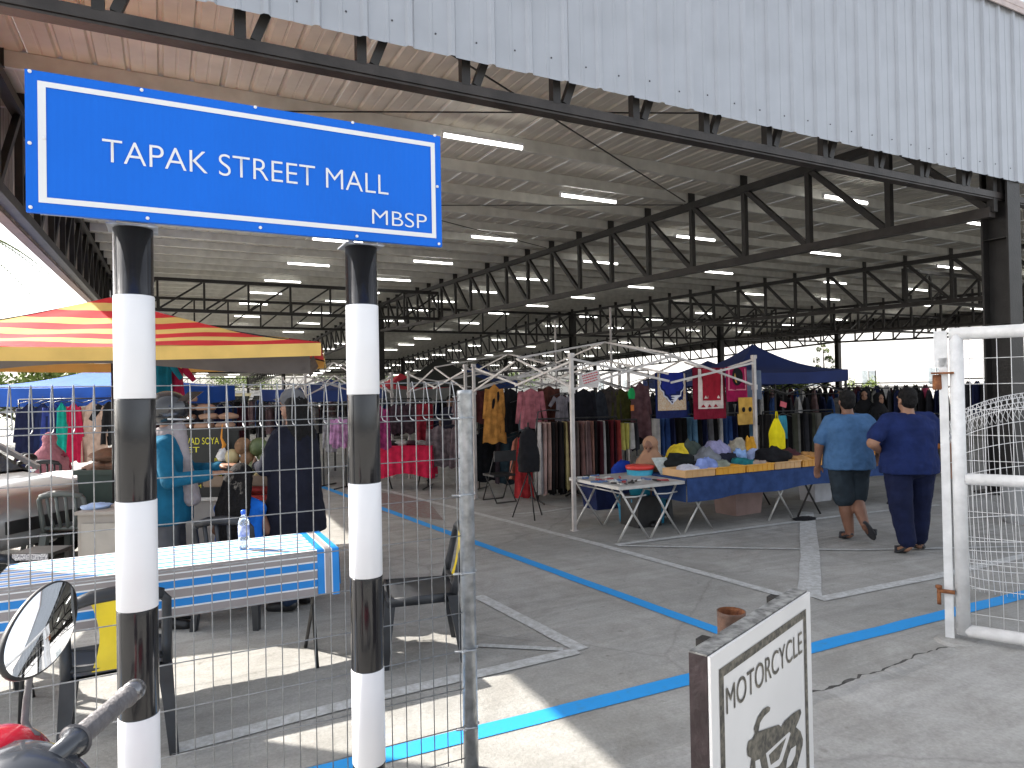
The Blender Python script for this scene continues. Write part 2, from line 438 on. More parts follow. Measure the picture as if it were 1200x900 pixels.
# front truss under the fascia
FZ = 4.50
mb = MB(); mb.box(((U0+U1)/2, V0-.02, FZ+.03), (U1-U0+.6, .08, .09)); mb.box(((U0+U1)/2, V0+.02, FZ-.03), (U1-U0+.6, .13, .02))
ft = mb.build('front_bottom_chord', m_chord, hall)
mb = MB(); mb.box(((U0+U1)/2, V0, 5.98), (U1-U0+.6, .1, .1)); mb.build('front_top_chord', m_steel_dark, hall)
fp_me = MB().box((0, 0, .72), (.085, .085, 1.32)).mesh('truss_post', m_steel_dark)
x = MB(); x.bar((.11, 0, .08), (.62, 0, 1.40), .075, .075); fd_me = x.mesh('truss_diagonal', m_steel_dark)
u = 1.556-.98*4
while u < U1-.5:
    o = link('truss_post', fp_me, ft); o.location = (u, V0-.02, FZ)
    o = link('truss_diagonal', fd_me, ft); o.location = (u, V0-.02, FZ)
    u += .98
# long gutter plate above left truss bottom chord
mb = MB(); mb.box((U0-.22, (V0+V1)/2, 4.2), (.02, V1-V0, .02))
# purlins: cold formed C sections across the hall
def purlin_mb(L):
    mb = MB(); mb.box((0, 0, 0), (L, .006, .22)); mb.box((0, .035, .107), (L, .07, .006)); mb.box((0, .035, -.107), (L, .07, .006)); mb.box((0, .067, -.09), (L, .006, .03)); return mb
pm = purlin_mb(U1-U0+.9).mesh('purlin', m_purlin)
for k in range(-0, int((V2-V0)/PAN)+1):
    v = V0+k*PAN+.03
    o = link('purlin', pm, hall); o.location = ((U0+U1)/2, v, top(v)+.19)
# roof sheets: trapezoid ribs every 0.4 m, sheets 0.8 m wide, two lengths
def sheet_mb(width, rib_pitch, length, dz, rib_h=.035, down=True, th=.0):
    mb = MB(); xs = []
    n_ = int(round(width/rib_pitch)); x0 = -width/2
    for k in range(n_):
        a = x0+k*rib_pitch
        xs += [(a, 0), (a+rib_pitch*.34, 0), (a+rib_pitch*.36, .006), (a+rib_pitch*.42, .006), (a+rib_pitch*.44, 0), (a+rib_pitch-.085, 0), (a+rib_pitch-.062, rib_h), (a+rib_pitch-.026, rib_h), (a+rib_pitch-.003, 0)]
    xs += [(x0+width, 0)]
    vs = []
    for (x, h) in xs: vs.append((x, 0, h)); vs.append((x, length, h+dz))
    fs = [(2*i, 2*i+2, 2*i+3, 2*i+1) for i in range(len(xs)-1)]
    return mb.add(vs, fs)
v_a = V0-.09
# the ribs stand up; from below they read as grooves
s1 = sheet_mb(.8, .4, V1-v_a, RISE*(V1-v_a)).mesh('roof_sheet', m_sheet)
s2 = sheet_mb(.8, .4, V2+.4-V1, -RISE*(V2+.4-V1)).mesh('roof_sheet', m_sheet)
u = U0-.45+.4; i = 0
while u < U1+.4:
    o = link('roof_sheet', s1, hall); o.location = (u, v_a, top(v_a)+.306+.002*(i % 2))
    o = link('roof_sheet', s2, hall); o.location = (u, V1, top(V1)+.306+.002*(i % 2))
    u += .8; i += 1
# fascia sheets, ribs towards the street
FB, FT = 4.74, 7.43
sm = sheet_mb(.8, .4, FT-FB, 0, .03)
sm.v = [(x, -h, y) for (x, y, h) in sm.v]
fs_me = sm.mesh('fascia_sheet', m_fascia)
sc_me = MB().lathe([(.009, 0), (.009, .004), (.004, .008)], n=8, rot=Matrix.Rotation(rad(90), 3, 'X')).mesh('screw', m_screw)
u = -3.2; i = 0
while u < U1+.4:
    o = link('fascia_sheet', fs_me, hall); o.location = (u, V0-.16-.002*(i % 2), FB)
    if u < 14:
        for dx in (-.2, .2):
            s_ = link('screw', sc_me, o); s_.location = (dx, -.001, .17+.04*random.random())
    u += .8; i += 1
mb = MB(); mb.box(((U0+U1)/2, V0-.13, FT+.02), (U1-U0+3, .2, .10)); mb.box(((U0+U1)/2, V0-.215, FT-.03), (U1-U0+3, .02, .16))
mb.build('fascia_cap', mat('fascia_cap', (.50, .42, .40), .5, .2), hall)
mb = MB()
for zz in (4.86, 5.7, 6.6, 7.3): mb.box(((U0+U1)/2, V0-.12, zz), (U1-U0+2, .05, .05))
mb.build('fascia_rail', m_steel_dark, hall)
# left eave: gutter plate with sheet ends showing below
mb = MB(); mb.box((U0-.40, (v_a+V2)/2, 0), (.02, V2-v_a, .0))
mb = MB()
for (a, b) in ((v_a, V1), (V1, V2)):
    mb.bar((U0-.40, a, top(a)+.33), (U0-.42, b, top(b)+.33), .16, .14)
mb.build('eave_gutter', mat('gutter_metal', (.30, .22, .19), .5, .3), hall)
# left side fascia, ribbed sheets hung outside the truss
lf = sheet_mb(.8, .4, 2.1, 0, .03); lf.v = [(-.0-h, -x, y) for (x, y, h) in lf.v]
lf_me = lf.mesh('fascia_sheet', mat('side_sheet', (.40, .34, .31), .45, .15, .1))
v = V0+.2; i = 0
while v < V2:
    o = link('fascia_sheet', lf_me, hall); o.location = (U0-.27-.002*(i % 2), v, hz(v)-.02)
    v += .8; i += 1
# far side and back fascias
mb = MB(); mb.bar((U1+.3, V0, 5.62), (U1+.3, V1, 6.6), .05, 1.2); mb.bar((U1+.3, V1, 6.6), (U1+.3, V2, 5.5), .05, 1.2)
mb.build('side_fascia', mat('far_fascia_shaded', (.16, .15, .14), .6), hall)  # backlit shade of the inner face is put into this dark colour
# dark sheet walls added to block bright gaps in the hall's deep right corner
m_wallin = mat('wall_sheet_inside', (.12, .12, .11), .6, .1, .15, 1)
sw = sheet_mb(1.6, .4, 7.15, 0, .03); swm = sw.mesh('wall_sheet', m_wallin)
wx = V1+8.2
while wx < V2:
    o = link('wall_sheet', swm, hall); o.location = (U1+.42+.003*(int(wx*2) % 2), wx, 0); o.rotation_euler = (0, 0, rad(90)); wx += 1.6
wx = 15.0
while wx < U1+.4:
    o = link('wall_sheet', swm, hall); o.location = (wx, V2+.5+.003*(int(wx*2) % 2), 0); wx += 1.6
# eave bracing rods under the near roof
def rod(p, q): MB().bar(p, q, .018).build('brace_rod', m_steel_dark, hall)
rod((0.0, V0+.1, top(V0)+.05), (BAY[1]-.3, 12.3, top(12.3)+.05)); rod((BAY[1]-.2, V0+.3, top(V0)+.05), (U0+.3, 12.3, top(12.3)+.05))
rod((U0+.2, 12.5, top(12.5)+.03), (BAY[1]-.3, 18.8, top(18.8)+.03)); rod((BAY[1]-.2, 12.5, top(12.5)+.03), (U0+.3, 18.8, top(18.8)+.03))
mb = MB(); mb.bar((U0-.16, V0-.1, 4.14), (U0-.16, V1, 4.14+RISE*(V1-V0)), .16, .03)
mb.build('chord_flange', mat('chord_flange_paint', (.20, .12, .10), .5, .1), hall)

# ---- fluorescent lights hung under the purlins
lt_tube = MB().lathe([(.029, -.72), (.029, .72)], n=10, rot=Matrix.Rotation(rad(90), 3, 'Y')).mesh('tube', m_tube_light, True)
hb = MB(); hb.box((0, 0, .058), (1.50, .07, .05)); hb.box((-.74, 0, .01), (.03, .06, .08)); hb.box((.74, 0, .01), (.03, .06, .08)); lt_body = hb.mesh('housing', m_whitepaint)
first = None; n_l = 0
LROWS = [(4.55, 'nearest bay'), (8.6, 'nearest bay'), (13.9, 'second bay'), (19.5, 'second bay'), (26.4, 'third bay'), (32.3, 'third bay'), (40.2, 'fourth bay'), (46, 'fourth bay')]
for ri, (u, nm) in enumerate(LROWS):
    k = 0; v = 10.35
    if ri == 1: v = 12.8
    while v < V2-2:
        z = top(v)+.19-.24
        e = empty('fluorescent_light', (u+random.uniform(-.12, .12), v+random.uniform(-.1, .1), z), 0,
                  'lit white tube light, %s from front in the %s roof row from left' % (nth(k), nth(ri)), 'ceiling light', 'tube lights under the market roof')
        if ri == 0 and k == 0:
            e['label'] = 'largest lit white fluorescent tube, directly right of the blue sign'
            del e['group']
            e.location = (PV(567, 172, v).x, v, z)
        link('tube', lt_tube, e); link('housing', lt_body, e)
        v += 4.92; k += 1
# ================================================================ STREET SIGN ON STRIPED POSTS
SV = 2.50                                    # plane of the sign face
tl, tr, br, bl = PV(29, 80, SV), PV(516, 160, SV), PV(518, 289, SV), PV(30, 248, SV)
su0, su1 = (tl.x+bl.x)/2, (tr.x+br.x)/2; sz0, sz1 = (bl.z+br.z)/2, (tl.z+tr.z)/2
sign = empty('street_sign', ((su0+su1)/2, SV+.02, 0), 0, 'big blue sign reading TAPAK STREET MALL MBSP on two black and white striped posts', 'sign')
def loc(p): return Vector((p.x-(su0+su1)/2, p.y-(SV+.02), p.z))
mb = MB(); mb.box((0, -.011, (sz0+sz1)/2), (su1-su0, .018, sz1-sz0))
m_sb = mat('sign_blue', (.001, .135, .68)); nt_ = m_sb.node_tree; b_ = nt_.nodes['Principled BSDF']
wv = nt_.nodes.new('ShaderNodeTexWave'); wv.inputs['Scale'].default_value = 14; wv.inputs['Distortion'].default_value = .6; wv.bands_direction = 'X'
tc_ = nt_.nodes.new('ShaderNodeTexCoord'); nt_.links.new(tc_.outputs['Object'], wv.inputs['Vector'])
bp_ = nt_.nodes.new('ShaderNodeBump'); bp_.inputs['Strength'].default_value = .25; bp_.inputs['Distance'].default_value = .003
nt_.links.new(wv.outputs['Fac'], bp_.inputs['Height']); nt_.links.new(bp_.outputs['Normal'], b_.inputs['Normal'])
mb.build('sign_panel', m_sb, sign)
mb = MB(); cx = (su0+su1)/2
L_, R_ = su0-cx, su1-cx
mg = .037*(su1-su0)*.62; st = .017
zl, zh = sz0+mg, sz1-mg; xl, xr = L_+mg*1.05, R_-mg*.8
yy = -.0225
for (x0, x1, z0, z1) in ((xl, xr, zh-st, zh), (xl, xr, zl, zl+st), (xl, xl+st*1.25, zl+st, zh-st), (xr-st, xr, zl+st, zh-st)):
    mb.add([(x0, yy, z0), (x1, yy, z0), (x1, yy, z1), (x0, yy, z1)], [(0, 1, 2, 3)])
mb.build('border', m_sign_white, sign)
def onsign(px, py): p = loc(PV(px, py, SV)); p.y = -.0228; return p
a, b = onsign(120, 191), onsign(455, 227.5)
h_ = onsign(124, 162).z-onsign(124, 191).z
a.z = b.z = (a.z+b.z)/2
text_obj('lettering', 'TAPAK STREET MALL', m_sign_white, sign, a, b, (0, 0, h_))
a, b = onsign(436, 262.5), onsign(500, 268.5); h_ = onsign(440, 244).z-onsign(440, 262.5).z; a.z = b.z = (a.z+b.z)/2
text_obj('lettering', 'MBSP', m_sign_white, sign, a, b, (0, 0, h_))
rv = MB().lathe([(.0055, 0), (.0055, .003), (.002, .005)], n=10, rot=Matrix.Rotation(rad(90), 3, 'X')).mesh('rivet', m_sign_white)
for px, py in ((35, 84), (35, 168), (36, 243), (166, 106), (299, 126), (413, 144), (509, 159), (512, 219), (514, 286), (173, 256), (305, 267), (418, 277), (52, 162)):
    o = link('rivet', rv, sign); p = onsign(px, py); o.location = p
# posts
def striped(px_c, name='post'):
    U = PV(px_c, 500, SV+.085).x-cx
    base = MB().lathe([(.0605, 0), (.0605, sz0-.0)], (0, 0, 0), n=36).build('post', m_band_black, sign, True); base.location = (U, .085, 0)
    for z0, z1 in whites:
        o = MB().lathe([(.0612, z0), (.0624, z0+.002), (.0624, z1-.002), (.0612, z1)], n=36).build('white_band', m_band_white, base, True)
    for z0, z1 in blacks:
        MB().lathe([(.0608, z0), (.0614, z0+.002), (.0614, z1-.002), (.0608, z1)], n=36).build('black_band', m_band_black, base, True)
    mb = MB(); mb.box((0, 0, sz0-.004), (.15, .13, .006)); mb.box((-.055, -.066, sz0+.03), (.02, .012, .08)); mb.box((.055, -.066, sz0+.03), (.02, .012, .08))
    mb.build('bracket', m_galv, base)
    return base
# bands measured up the right post: white 1.70-2.04, black 1.36-1.70, white 1.00-1.36, black .65-1.00, white .295-.65
whites = [(1.70, 2.042), (1.005, 1.362), (.295, .652)]
blacks = [(1.364, 1.698), (.654, 1.003), (.02, .293)]
striped(158.5); striped(428)
mb = MB(); mb.box((0, .022, sz0+.02), (su1-su0-.06, .02, .03)); mb.box((0, .022, sz1-.05), (su1-su0-.06, .02, .03)); mb.build('back_rail', m_galv, sign)

# ================================================================ MESH FENCE
FV = 2.86
fence = empty('mesh_fence', (-2.4, FV, 0), 0, 'galvanised welded wire mesh fence with folded top behind the striped posts', 'fence')
fu_end = PV(547, 600, FV).x
pw = .0635; X0 = -3.6; n_w = int((fu_end-.03-X0)/pw)
wm = MB(); wm.tube([(0, 0, .04), (0, 0, 1.58), (0, .0, 1.66), (0, .035, 1.745), (0, .045, 1.752), (0, .055, 1.745), (0, .085, 1.60), (0, .06, 1.585), (0, .004, 1.58)], .0023, 6)
w_me = wm.mesh('vertical_wire', m_wire, True)
for k in range(n_w):
    o = link('vertical_wire', w_me, fence); o.location = (fu_end-.045-k*pw+2.4+random.uniform(-.002, .002), random.uniform(-.001, .001), 0)
rw = [1.752, 1.66, 1.58, 1.403, 1.23, 1.055, .885, .71, .54, .37, .20, .06]
hm = MB().tube([(X0+2.4-.02, -.0045, 0), ((X0+fu_end)/2+2.4, -.0045, .001), (fu_end+2.4-.02, -.0045, 0)], .0024, 6).mesh('horizontal_wire', m_wire, True)
for i, z in enumerate(rw):
    o = link('horizontal_wire', hm, fence); o.location = (0, .045 if i == 0 else 0, z+(-.006 if i == 0 else 0))
o = link('horizontal_wire', hm, fence); o.location = (0, .088, 1.60)
mb = MB(); mb.lathe([(.034, 0), (.034, 1.685), (.0355, 1.69), (.0355, 1.705), (.030, 1.712)], (fu_end+2.4, 0, 0), n=28); mb.build('fence_post', m_galv, fence, True)
for z in (1.585, 1.24, .89, .545, .2):
    mb = MB()
    mb.bar((fu_end+2.4-.075, -.012, z), (fu_end+2.4+.02, -.037, z), .018, .006); mb.lathe([(.006, -.0), (.006, .02)], (fu_end+2.4-.045, -.025, z), n=8, rot=Matrix.Rotation(rad(90), 3, 'X'))
    mb.ell((fu_end+2.4+.037, 0, z), .007, 8, 6)
    mb.build('clamp', m_galv, fence, True)
MB().lathe([(.034, 0), (.034, 1.70), (.03, 1.712)], (X0+2.4, 0, 0), n=16).build('fence_post', m_galv, fence, True)

# ================================================================ GATE
gp = G(1121, 752)
gz = PZ(1124, 385, (gp-EYE).dot(CF)).z
gd = (G(1200, 765)-gp); gd.z = 0
gdir = Vector((gd.x, gd.y, 0)).normalized()
gate = empty('mesh_gate', gp, math.atan2(gdir.y, gdir.x), 'open white pipe gate leaf with wire mesh and chipped paint at right', 'gate')
GH = 2.06; GW = 2.2
mb = MB(); mb.tube([(.04, 0, .06), (.04, 0, GH-.035)], .041, 18); mb.build('stile', m_whitepaint, gate, True)
mb = MB(); mb.tube([(.0, 0, GH-.035), (GW, 0, GH-.035)], .041, 18); mb.build('top_rail', m_whitepaint, gate, True)
mb = MB(); mb.tube([(.07, 0, 1.075), (GW, 0, 1.075)], .038, 18); mb.build('middle_rail', m_whitepaint, gate, True)
mb = MB(); mb.tube([(.05, 0, .085), (GW, 0, .085)], .040, 18); mb.build('bottom_rail', m_whitepaint, gate, True)
mb = MB(); mb.tube([(GW, 0, .06), (GW, 0, GH-.035)], .041, 18); mb.build('stile', m_whitepaint, gate, True)
gwv = MB().tube([(0, 0, .10), (0, 0, GH-.06)], .0022, 5).mesh('mesh_wire', m_whitepaint, True)
gwh = MB().tube([(.06, 0, 0), (GW-.04, 0, 0)], .0022, 5).mesh('mesh_wire', m_whitepaint, True)
x = .11
while x < GW-.04:
    o = link('mesh_wire', gwv, gate); o.location = (x, -.006, 0); x += .0735
z = .20
while z < GH-.08:
    if abs(z-1.075) > .05: o = link('mesh_wire', gwh, gate); o.location = (0, .0, z)
    z += .166
# its hinge post and hardware
mb = MB(); mb.box((0, 0, .93), (.05, .05, 1.88)); mb.box((-.012, .0, 1.93), (.075, .05, .24)); mb.build('hinge_post', m_whitepaint, gate).location = (-.036, .01, .0)
mb = MB(); mb.lathe([(.026, 0), (.03, .01), (.028, .10)], (-.07, .0, 1.66), n=12); mb.box((-.04, -.02, 1.77), (.13, .05, .012))
mb.build('hinge', m_rust, gate, True)
mb = MB(); mb.bar((-.10, -.03, .33), (.0, -.03, .33), .022); mb.lathe([(.012, 0), (.012, .11)], (-.09, -.03, .24), n=10); mb.lathe([(.02, .0), (.02, .02)], (-.09, -.03, .345), n=6)
mb.build('bolt', m_rust, gate, True)
MB().lathe([(.13, 0), (.11, .018), (.06, .024)], (0, 0, .0), n=20).build('concrete_footing', m_apron, gate)
# bent roll of mesh leaning behind the gate
cx0 = PZ(1218, 600, 5.6); cx0.z = 0
rm = empty('rolled_wire_mesh', cx0, CAMR, 'bulging bent sheet of white welded wire mesh leaning behind the gate', 'wire mesh')
mb = MB()
def rp(a, t):                                # a across the bulge, t up it
    r = .60*(1-.10*t)
    return Vector((r*math.sin(a)*1.0, -r*math.cos(a)*.6+.25*t, .02+1.60*t-(.40*t)*(1-math.cos(a))**1.0*.55))
for k in range(-19, 20):
    a = k*.085
    mb.tube([rp(a*(1-.12*t*t)+.0, t) for t in [i/14 for i in range(15)]], .0022, 4)
for t in [.02, .07, .12, .17, .22, .27, .40, .52, .64, .76, .86, .93, .955, .98, 1.0]:
    mb.tube([rp(k*.085*(1-.12*t*t), t) for k in range(-19, 20)], .0032, 5)
mb.build('wire', m_whitepaint, rm, True)
mb = MB()
for k in range(-22, 22):                     # diamond net along its top
    for s in (-1, 1):
        a0 = k*.08; a1 = a0+s*.16
        mb.tube([rp(a0, .87), rp((a0+a1)/2, .93), rp(a1, 1.0)], .0022, 4)
mb.build('net_edge', m_whitepaint, rm, True)

# white bucket by the column
bk = XZ(1195, 8.3); bk = empty('white_drum', bk, 0, 'white ribbed plastic drum standing at foot of the dark column', 'drum')
MB().lathe([(.19, 0), (.22, .5), (.23, .5), (.23, .54), (.215, .54), (.2, .06)], n=24).build('drum_body', m_sign_white, bk, True)
MB().tube([(-.22, 0, .5), (-.18, -.12, .38), (0, -.24, .30), (.18, -.12, .38), (.22, 0, .5)], .005, 6).build('handle', m_galv, bk, True)

# ================================================================ MOTORCYCLE SIGN BOX AND PIPE
Hs = 1.0
q0, q1 = G(830, 770, Hs), G(947, 693.5, Hs)
dirm = (q1-q0); WM = dirm.length; ang = math.atan2(dirm.y, dirm.x)
ms = empty('motorcycle_sign', (q0.x, q0.y, 0), ang, 'white board reading MOTORCYCLE with grey motorcycle picture in a dark steel box frame', 'sign')
HB = .93; z0 = Hs-HB
DB = .052
mb = MB(); mb.box((WM/2, DB/2+.004, z0+HB/2), (WM, DB, HB-.002)); mb.build('frame_box', mat('sign_box_steel', (.035, .025, .027), .4, .2, .4, 9, .3, 30), ms)
mb = MB(); mb.box((WM/2, DB/2+.004, Hs+.0015), (WM-.0, DB-.002, .004)); mb.build('top_plate', mat('zinc_top', (.28, .28, .27), .5, .5, .5, 30, .3, 60), ms)
mb = MB(); mb.box((WM/2, -.002, z0+HB/2), (WM, .008, HB)); mb.build('panel', mat('panel_white', (.66, .655, .65), .12, 0, .04, 3, spec=.6), ms)
yy = -.0075
m_grit = mat('dark_print', (.045, .042, .036), .7, 0, .5, 60, col2=(.16, .145, .115))
mb = MB(); mgx, mgz, tk = .045, .045, .026
for (a, b, c, d_) in ((mgx, WM-mgx, Hs-mgz-tk, Hs-mgz), (mgx, WM-mgx, z0+mgz, z0+mgz+tk), (mgx, mgx+tk, z0+mgz+tk, Hs-mgz-tk), (WM-mgx-tk, WM-mgx, z0+mgz+tk, Hs-mgz-tk)):
    mb.add([(a, yy, c), (b, yy, c), (b, yy, d_), (a, yy, d_)], [(0, 1, 2, 3)])
mb.build('border', m_grit, ms)
# map from the crop (686x900 over 160x210 px) of the panel
nrm = Vector((dirm.y, -dirm.x, 0)).normalized()
Mi = Matrix.Rotation(-ang, 3, 'Z')
def onp(cx_, cy_):
    px, py = 800+cx_/4.2875, 690+cy_/4.2857
    d = ray(px, py); t = (q0-EYE).dot(nrm)/d.dot(nrm); p = EYE+d*t
    l = Mi@Vector((p.x-q0.x, p.y-q0.y, 0)); return Vector((l.x, yy-.0005, p.z))
a, b = onp(207, 592), onp(590, 345)
hh = onp(215, 450).z-onp(215, 592).z
zb = (a.z+b.z)/2; a.z = b.z = zb
text_obj('lettering', 'MOTORCYCLE', m_grit, ms, a, b, (0, 0, hh), font_bold=True)
def decal(polys, m, name, dy=0):
    mb = MB()
    for pl in polys:
        mb.add([onp(*p)+Vector((0, -dy, 0)) for p in pl], [tuple(range(len(pl)))])
    return mb.build(name, m, ms)
decal([[(352, 722), (345, 700), (365, 640), (392, 600), (415, 586), (428, 592), (424, 610), (396, 636), (376, 668), (366, 722)]], m_grit, 'picture_handlebar')
decal([[(310, 800), (318, 760), (338, 748), (350, 722), (366, 712), (470, 678), (482, 690), (500, 660), (545, 620), (578, 600), (584, 618), (570, 660), (556, 690), (580, 712), (592, 752), (590, 782), (560, 900), (560, 960), (340, 990), (326, 900), (334, 845), (314, 836)]], m_grit, 'picture_body', .0003)
m_pw = mat('panel_white', (.66, .655, .65))
decal([[(404, 822), (522, 714), (528, 722), (486, 860), (470, 884), (420, 905)]], m_pw, 'picture_gap', .0006)
decal([[(418, 830), (506, 742), (470, 850), (428, 880)]], m_grit, 'picture_headlamp', .0009)
decal([[(512, 850), (530, 800), (556, 782), (552, 830), (530, 880), (505, 900)]], m_pw, 'picture_gap', .0008)
decal([[(352, 900), (350, 860), (372, 850), (382, 900), (396, 960), (360, 960)]], m_pw, 'picture_gap', .0008)
for xx in (.12, WM-.12):
    mb = MB(); mb.box((xx, DB+.02, .5), (.04, .03, 1.0)); mb.build('leg', m_steel_dark, ms)
pb = PZ(857, 716, 2.62)
pipe = empty('rusty_pipe', (pb.x, pb.y, 0), 0, 'short open rusty pipe bollard standing behind the motorcycle sign', 'bollard')
r = .053
mb = MB(); mb.cur = 0; mb.lathe([(r, 0), (r, pb.z-.01), (r+.0015, pb.z), (r-.003, pb.z)], n=36)
mb.f.pop(); mb.mi.pop()
mb.build('pipe_wall', m_rust_out, pipe, True)
mb = MB(); n = 36; vs = []
for (rr, z) in ((r-.003, pb.z), (r-.004, pb.z-.35)):
    for k in range(n): vs.append((rr*math.cos(2*PI*k/n), rr*math.sin(2*PI*k/n), z))
mb.add(vs, [(k, (k+1) % n, n+(k+1) % n, n+k) for k in range(n)]+[tuple(range(n, 2*n))])
mb.build('pipe_bore', m_rust, pipe, True)

# ================================================================ MOPED at lower left
mo = PZ(20, 900, 1.45); mo.z = 0
mop = empty('moped', mo, CAMR, 'red and dark grey parked moped with grey grip and chrome mirror', 'motorcycle')
Rm = Matrix.Rotation(-CAMR, 3, 'Z')
def lm(px, py, Z): return Rm@(PZ(px, py, Z)-mo)
m_red = mat('moped_red', (.30, .006, .02), .25, 0, .08, 3, coat=.5)
m_dg = mat('moped_dark', (.045, .05, .06), .22, .2, .1, 3, coat=.4)
m_grip = mat('grip_rubber', (.12, .115, .12), .55, 0, .15, 30, .3, 90)
# grip
g0, g1 = lm(88, 868, 1.40), lm(150, 815, 1.60)
ax = (g1-g0)
mb = MB(); pts = []; rs = []
for i in range(41):
    t = i/40; pts.append(g0+ax*t); rs.append(.0218-.0015*t+(.0011 if (i % 7) < 5 else 0)+(.012*(1-t/.08) if t < .08 else 0)+(.004 if .94 < t < .98 else 0))
mb.tube(pts, rs, 20); mb.build('grip', m_grip, mop, True)
mb = MB(); e0 = g1+ax*.01; mb.tube([e0, e0+ax*.02, e0+ax*.16, e0+ax*.20, e0+ax*.22], [.016, .024, .0245, .021, .010], 24)
mb.build('bar_end', mat('bar_end_steel', (.20, .20, .21), .25, .85, .1), mop, True)
mb = MB(); mb.tube([g0+ax*-.35, g0+ax*-.10, g0+ax*-.02, g0+ax*.02], [.020, .022, .030, .027], 20); mb.build('throttle_housing', m_dg, mop, True)
# headlamp cowl: stacked ellipses, red cap above dark body
c0 = lm(36, 940, 1.32)
mb = MB(); secs = []
for i in range(13):
    t = i/12; z = -.15+.255*t; k = math.sqrt(max(0.0, 1-(max(0, t-.25)/.77)**2)) if t > .25 else 1-.25*(.25-t)
    secs.append((c0.x-.03*t, c0.y, c0.z+z, .150*k+.004, .125*k+.004))
mb.loft(secs, 32); mb.build('handlebar_cowl', m_dg, mop, True)
mb = MB(); secs = []
for i in range(10):
    t = i/9; k = math.sqrt(max(0.0, 1-t**2)); secs.append((c0.x-.085-.02*t, c0.y+.035, c0.z+.03+.092*t, .085*k+.003, .105*k+.003))
mb.loft(secs, 32); mb.build('red_cowl_cap', m_red, mop, True)
# mirror
ms0 = lm(44, 862, 1.40); ms1 = lm(29, 845, 1.42); ms2 = lm(38, 775, 1.44); mc = lm(52, 737, 1.44)
MB().tube([ms0, lm(33, 856, 1.41), ms1, lm(31, 820, 1.43), ms2, lm(42, 760, 1.46)], [.007, .0075, .007, .0065, .006, .005], 12).build('mirror_stem', m_grip, mop, True)
nv = Vector((.935, -.13, .30)).normalized()   # glass looks back past the photographer
xv = Vector((0, 0, 1)).cross(nv).normalized(); yv = nv.cross(xv)
tilt = rad(31)
ex = xv*math.cos(tilt)+yv*math.sin(tilt); ey = nv.cross(ex)
R3 = Matrix((ex, ey, nv)).transposed()
def oval(rx, ry, n=48): return [(rx*math.cos(2*PI*k/n)*(1+.10*math.sin(2*PI*k/n)), ry*math.sin(2*PI*k/n)) for k in range(n)]
mb = MB(); vs = []; n = 48
rings = [(1.0, .0), (1.045, -.002), (1.05, -.010), (.95, -.022), (.6, -.034), (.1, -.038)]
for (s_, h) in rings:
    for (x, y) in oval(.1155*s_, .0645*s_): vs.append(mc+R3@Vector((x, y, h)))
fs = [(i*n+k, i*n+(k+1) % n, (i+1)*n+(k+1) % n, (i+1)*n+k) for i in range(len(rings)-1) for k in range(n)]
fs.append(tuple((len(rings)-1)*n+k for k in range(n)))
mb.add(vs, fs); mb.build('mirror_shell', m_black, mop, True)
mb = MB(); vs = [mc+R3@Vector((0, 0, .0035))]
for q in (.33, .66, 1.0):
    for (x, y) in oval(.115*q, .064*q): vs.append(mc+R3@Vector((x, y, .0005+.0030*(1-q*q))))
fs = [(0, 1+k, 1+(k+1) % n) for k in range(n)]
for r_ in range(2): fs += [(1+r_*n+k, 1+(r_+1)*n+k, 1+(r_+1)*n+(k+1) % n, 1+r_*n+(k+1) % n) for k in range(n)]
mb.add(vs, fs); mb.build('mirror_glass', mat('mirror_glass', (.9, .92, .94), .015, 1.0, 0), mop, True)
# brake lever, leg shield, seat, wheels (mostly below the frame)
l0 = g0+Vector((-.03, -.02, -.06)); MB().tube([l0, l0+ax*.5+Vector((-.035, 0, .0)), l0+ax*.95+Vector((-.02, 0, -.005))], [.006, .005, .006], 8).build('brake_lever', m_black, mop, True)
bx = c0.x
mb = MB(); mb.loft([(bx-.12, c0.y, .30, .10, .16), (bx-.08, c0.y, .5, .07, .17), (bx-.02, c0.y, .75, .06, .13), (bx, c0.y, .86, .05, .06)], 20); mb.build('leg_shield', m_red, mop, True)
mb = MB(); mb.loft([(bx+.62, c0.y, .42, .36, .09), (bx+.62, c0.y, .55, .38, .11), (bx+.60, c0.y, .66, .36, .10)], 20); mb.build('rear_body', m_red, mop, True)
mb = MB(); mb.loft([(bx+.58, c0.y, .655, .33, .10), (bx+.58, c0.y, .72, .34, .12), (bx+.58, c0.y, .75, .30, .10)], 20); mb.build('seat', m_black, mop, True)
for wx in (-.28, .95):
    n = 32; o = MB().tube([(bx+wx+.25*math.cos(2*PI*k/n), c0.y, .29+.25*math.sin(2*PI*k/n)) for k in range(n)], .04, 10, closed=True).build('tyre', m_rubber, mop, True)
    mb = MB(); mb.lathe([(.03, -.05), (.03, .05)], (bx+wx, c0.y, .29), n=12, rot=Matrix.Rotation(rad(90), 3, 'X'))
    for k in range(8): mb.bar((bx+wx, c0.y, .29), (bx+wx+.23*math.cos(k*PI/4), c0.y, .29+.23*math.sin(k*PI/4)), .012)
    mb.build('rim', m_chrome, mop)
MB().tube([(bx-.28, c0.y+.06, .29), (bx-.15, c0.y+.06, .6), (bx-.02, c0.y, .9)], .018, 8).build('fork', m_chrome, mop, True)
